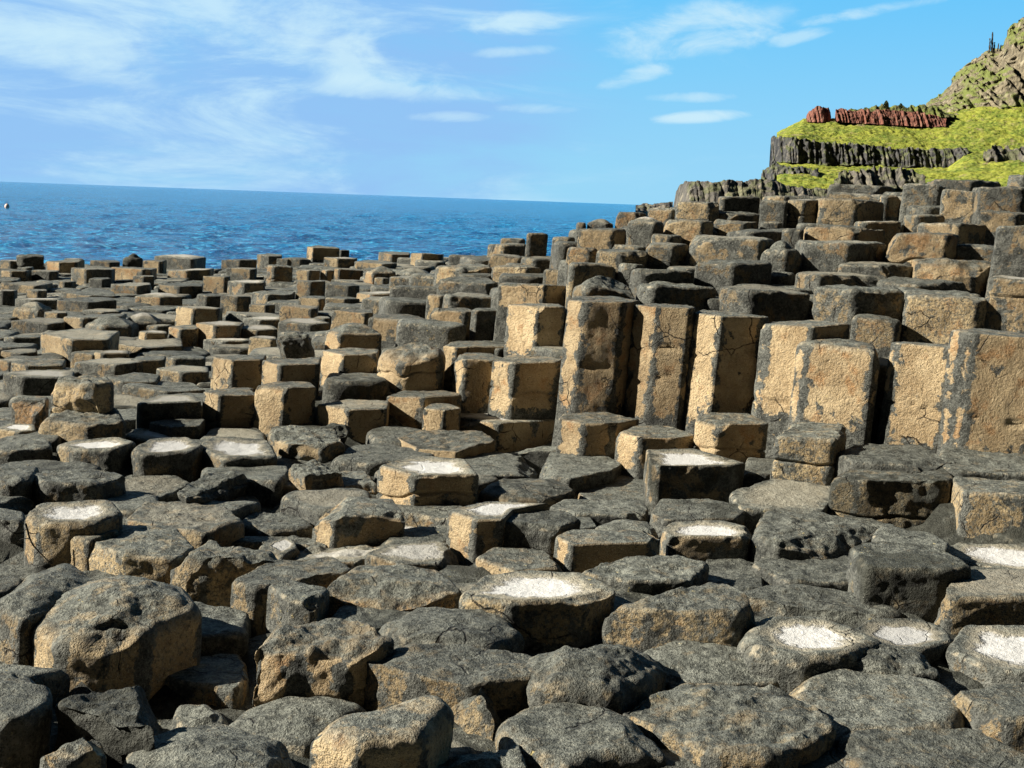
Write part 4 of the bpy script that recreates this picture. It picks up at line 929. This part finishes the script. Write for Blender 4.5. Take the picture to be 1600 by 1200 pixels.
def sheet(name, u, rowsVD, mat, disp, kind=None, label=None, cat=None, group=None, back=18.0):
    """rows of (v, distance) from the foot up, over image columns u; closed behind by sinking away"""
    W = [world(u, v, D) for v, D in rowsVD]
    G = np.array(W); G = refine(G)
    G = disp(G) if disp else G
    top = G[-1].copy(); rt = (top[:, 0] / top[:, 1])[:, None] * np.array([[1., 0, 0]]); b1 = top + np.array([0, back * .5, -.3]) + rt * back * .5; b2 = top + np.array([0, back, 0]) + rt * back; b2[:, 2] = G[0, :, 2].min() - 1
    G = np.concatenate([G, b1[None], b2[None]]) if back else G
    # close the two ends
    rl, rr_ = G[0, 0, 0] / G[0, 0, 1], G[0, -1, 0] / G[0, -1, 1]; eL = G[:, :1] + np.array([.6 + back * rl, back, 0]); eR = G[:, -1:] + np.array([-.4 + back * rr_, back, 0])
    eL[..., 2] = np.minimum(eL[..., 2], G[:, :1, 2]); G = np.concatenate([eL, G, eR], 1)
    o = link_mesh(name, G.reshape(-1, 3), grid_faces(G.shape[0], G.shape[1]), [], mat)
    return tag(o, label, cat, group, kind)
def refine(G, step=.55):
    out = [G[0]]
    for a, b_ in zip(G[:-1], G[1:]):
        n = max(1, int(np.linalg.norm(b_ - a, axis=1).mean() / step))
        for k in range(1, n + 1): out.append(a + (b_ - a) * k / n)
    return np.array(out)
def d_grass(G):
    P = G.reshape(-1, 3); h = .7 * fbm(P * .12 + 3, 3) + .32 * fbm(P * .75 + 9, 3)
    P = P + np.stack([h * 0, -h * .5, h * .7], -1); return P.reshape(G.shape)
def columnar(scale, depth, lean=0.0, blocky=.5, zj=.25):
    def f(G):
        P = G.reshape(-1, 3).copy(); x = P[:, 0] + lean * P[:, 2]
        q = np.stack([x / scale, P[:, 1] * 0 + 5, P[:, 2] * .05 / scale], -1)
        h = np.abs(vnoise(q * 1.0)) + .6 * np.abs(vnoise(q * 2.3 + 7)) + .25 * vnoise(P * 1.9 / scale)
        b_ = ridged(P * np.array([.35, .35, .13]) / scale + 11, 3)
        P[:, 1] += depth * (.8 - h * 1.6) - depth * blocky * .5 * b_
        P[:, 2] += zj * depth * vnoise(P * .6 + 31); return P.reshape(G.shape)
    return f
U = np.linspace(1214, 1700, 420)
rows = [(interp(LOW1, U) + 60, 175 + 0 * U), (interp(LOW1, U) + 12, 196 + Dend(U)), (interp(LOW1, U), 205 + Dend(U)), (interp(BOTC, U) + 1.5, 226 + Dend(U)), (interp(TOPC, U) + 1.0, 232 + Dend(U)), (interp(REDB, U) + .5, 252 + Dend(U) * .6), (interp(RIDG, U) + 1, 259 + Dend(U) * .4)]
sheet('headland_hill', U, rows, GRASS, d_grass, kind='structure', back=90.0)
def band(name, u0, u1, n, tops, bots, D, mat, disp, label, cat, group=None, jag=0.0, back=6.0, lean=3.0):
    u = np.linspace(u0, u1, n); t, b_ = interp(tops, u), interp(bots, u)
    if jag: t = t + jag * fbm(np.stack([u * .21, u * 0 + len(label), u * 0], -1), 3)
    Dd = D(u) if callable(D) else D + 0 * u
    return sheet(name, u, [(b_ + 2.5, Dd - .5), (b_, Dd), ((t + b_) / 2, Dd + lean * .4), (t, Dd + lean)], mat, disp, label=label, cat=cat, group=group, back=back)
band('columnar_cliff', 1205, 1512, 520, TOPC, BOTC, lambda u: 224 + Dend(u), BASALT, columnar(1.5, 1.5), 'long dark cliff of upright basalt columns below the grass slope of the headland', 'cliff', jag=2.0, lean=2.5)
band('laterite_band', 1305, 1478, 300, [(1305, 171), (1312, 169), (1330, 171), (1380, 172), (1430, 175), (1478, 184)], [(1305, 187), (1340, 190), (1400, 193), (1450, 196), (1478, 195)], 250, LATER, columnar(1.15, 1.0), 'long red rock band with a dark crest between grass slope and scrub ridge', 'cliff', 'red rocks of the headland', jag=2.0)
band('laterite_stump', 1259, 1298, 90, [(1259, 184), (1264, 172), (1272, 168), (1285, 167), (1294, 169), (1298, 176)], [(1259, 188), (1298, 189)], lambda u: 251 + 3 * ((u - 1278) / 20) ** 2, LATER, columnar(1.5, 1.1), 'squat red rock stump standing alone at the end of the red band', 'rock', 'red rocks of the headland', jag=1.2, back=5)
band('laterite_outcrop', 1583, 1650, 110, [(1583, 195), (1592, 187), (1600, 184), (1650, 182)], [(1583, 201), (1600, 206), (1650, 206)], 247, LATER, columnar(1.8, 1.2), 'small dull red outcrop in the grass at the right edge', 'rock', 'red rocks of the headland', jag=2)
band('scrub_ridge', 1308, 1490, 240, [(1308, 172), (1340, 171), (1352, 169), (1370, 166), (1381, 165), (1392, 168), (1420, 166), (1440, 163), (1462, 168), (1478, 176), (1490, 181)], [(1308, 176), (1400, 178), (1450, 183), (1490, 180)], 254, SCRUB, columnar(2.2, 1.0, 0, 1.2), 'low scrubby ridge sloping up above the red rock band', 'ridge', jag=2.5, back=14)
CR = [(1442, 166), (1462, 153), (1480, 137), (1497, 113), (1512, 98), (1530, 86), (1545, 79), (1560, 77), (1567, 66), (1570, 54), (1580, 40), (1590, 33), (1602, 28), (1640, 18), (1700, 5)]
CB = [(1442, 172), (1475, 182), (1505, 184), (1530, 180), (1565, 166), (1600, 160), (1700, 152)]
band('rocky_crag', 1442, 1700, 560, CR, CB, lambda u: 258 + 0 * u, CRAG, columnar(3.6, 4.6, .35, .10, .05), 'tall brown crag with patches of grass rising to the top right corner', 'crag', jag=3.0, back=26, lean=22)
band('rock_outcrop', 1536, 1680, 220, [(1536, 240), (1545, 232), (1570, 230), (1600, 232), (1680, 234)], [(1536, 246), (1560, 254), (1600, 262), (1680, 264)], 214, RUBBLE, columnar(2.2, 1.8, 0, 1.5), 'lumpy grey rock outcrop in the grass at right, below the cliff end', 'rock', jag=3.5)
band('dark_rock_ledge', 1188, 1278, 200, [(1188, 272), (1196, 262), (1206, 255), (1225, 259), (1250, 262), (1278, 264)], [(1188, 283), (1210, 277), (1240, 275), (1278, 274)], lambda u: 203 + Dend(u) * .5, BASALT, columnar(1.5, 1.4, 0, 1.2), 'dark rocky ledge under the left end of the columnar cliff', 'rock', jag=2.0)
band('boulder_bank', 1300, 1440, 260, [(1300, 276), (1320, 268), (1350, 264), (1385, 262), (1420, 266), (1440, 272)], [(1300, 290), (1340, 292), (1400, 292), (1440, 290)], 188, RUBBLE, columnar(1.9, 1.6, 0, 1.8), 'bank of pale and dark lumpy boulders below the cliff foot', 'boulders', jag=3.5)
LP = [(1052, 320), (1056, 300), (1062, 288), (1076, 281), (1095, 283), (1112, 285), (1130, 280), (1160, 284), (1190, 278), (1210, 283), (1235, 292), (1330, 297)]
band('rocky_point', 1052, 1335, 420, LP, [(1052, 332), (1335, 335)], lambda u: 150 + 14 * np.clip((1085 - u) / 33, 0, 1) ** 2, RUBBLE, columnar(1.5, 1.1, 0, 1.3, .12), 'low dark rocky point running out to the sea below the headland', 'rock', jag=1.6, back=30, lean=5)
band('shore_skerry', 993, 1052, 90, [(993, 321), (1005, 318), (1030, 317), (1052, 315)], [(993, 327), (1052, 330)], 120, RUBBLE, columnar(1.2, .8, 0, 1.4), 'thin strip of wet rocks at the waterline left of the rocky point', 'rock', jag=1.5)
# chimney stacks on the crag
def stack(u, vt, vb, w, label):
    D = 272; p0 = world(np.array([u]), np.array([float(vb)]), np.array([float(D)]))[0]; p1 = world(np.array([u + 1.0]), np.array([float(vt)]), np.array([float(D)]))[0]
    n, k = 26, 7; t = np.linspace(0, 1, n); r = w / F * D * 1.654 / 2 * (1.15 - .45 * t + .12 * np.sin(t * 19 + u))
    th = np.arange(k) / k * 2 * pi
    c = p0 + (p1 - p0) * t[:, None]
    G = c[:, None] + r[:, None, None] * np.stack([np.cos(th), np.sin(th), th * 0], -1)[None]
    P = G.reshape(-1, 3); P = P + .12 * np.stack([fbm(P * 1.2, 2), fbm(P * 1.2 + 50, 2), 0 * P[:, 0]], -1)
    o = link_mesh('chimney_stack', P, grid_faces(n, k, True), [np.arange(k)[::-1], np.arange(k) + (n - 1) * k], BASALT, smooth=False)
    tag(o, label, 'rock pinnacle', 'rock pinnacles on the crag')
stack(1550, 50, 82, 3.0, 'tallest thin rock pinnacle on the crag skyline')
stack(1546, 60, 82, 3.0, 'second tallest thin rock pinnacle, hard left of the tallest')
stack(1553, 66, 82, 2.4, 'short thin rock pinnacle, first to the right of the tallest')
stack(1559, 68, 80, 2.4, 'short thin rock pinnacle midway between the tallest and the crag top')
stack(1563, 70, 80, 2.4, 'short thin rock pinnacle nearest the crag top')
# bushes and people-sized knobs on the ridge: two dark shrubs
m, T, b = principled('dark_shrub_leaf', .8); b.inputs['Base Color'].default_value = (.03, .045, .015, 1); LEAF = m
m, T, b = principled('shrub_wood', .9); b.inputs['Base Color'].default_value = (.05, .035, .02, 1); WOOD = m
def shrub(u, vt, vb, label, D=254.0):
    p0 = world(np.array([float(u)]), np.array([float(vb)]), np.array([D]))[0]; p1 = world(np.array([float(u)]), np.array([float(vt)]), np.array([D]))[0]
    hgt = p1[2] - p0[2]; rg = np.random.default_rng(int(u)); n = 420
    q = rg.normal(0, 1, (n, 3)); q /= np.linalg.norm(q, axis=1, keepdims=True); q *= rg.uniform(.3, 1, (n, 1)) ** .5
    c = q * np.array([hgt * .42, hgt * .42, hgt * .5]) + np.array([0, 0, hgt * .55]); c[:, 0] *= 1.1 - .6 * c[:, 2] / hgt
    a = rg.normal(0, 1, (n, 3)); a /= np.linalg.norm(a, axis=1, keepdims=True); bb = np.cross(a, rg.normal(0, 1, (n, 3))); bb /= np.linalg.norm(bb, axis=1, keepdims=True)
    s = .22; V = np.concatenate([c + s * a, c + s * bb, c - s * a, c - s * bb]); f = np.stack([np.arange(n) + k * n for k in range(4)], -1)
    e = bpy.data.objects.new('shrub', None); COL.objects.link(e); e.location = p0; tag(e, label, 'shrub')
    link_mesh('crown', V, f, [], LEAF, smooth=False, parent=e)
    g = tube([(0, 0, -.6), (.05, 0, hgt * .3), (.1, .05, hgt * .7)], .16); link_mesh('trunk', g.reshape(-1, 3), grid_faces(g.shape[0], g.shape[1], True), [], WOOD, parent=e)
shrub(1384, 158, 170, 'dark bush standing up from the scrub ridge, the larger one')
shrub(1407, 162, 170, 'smaller dark bush on the scrub ridge, right of the larger one')
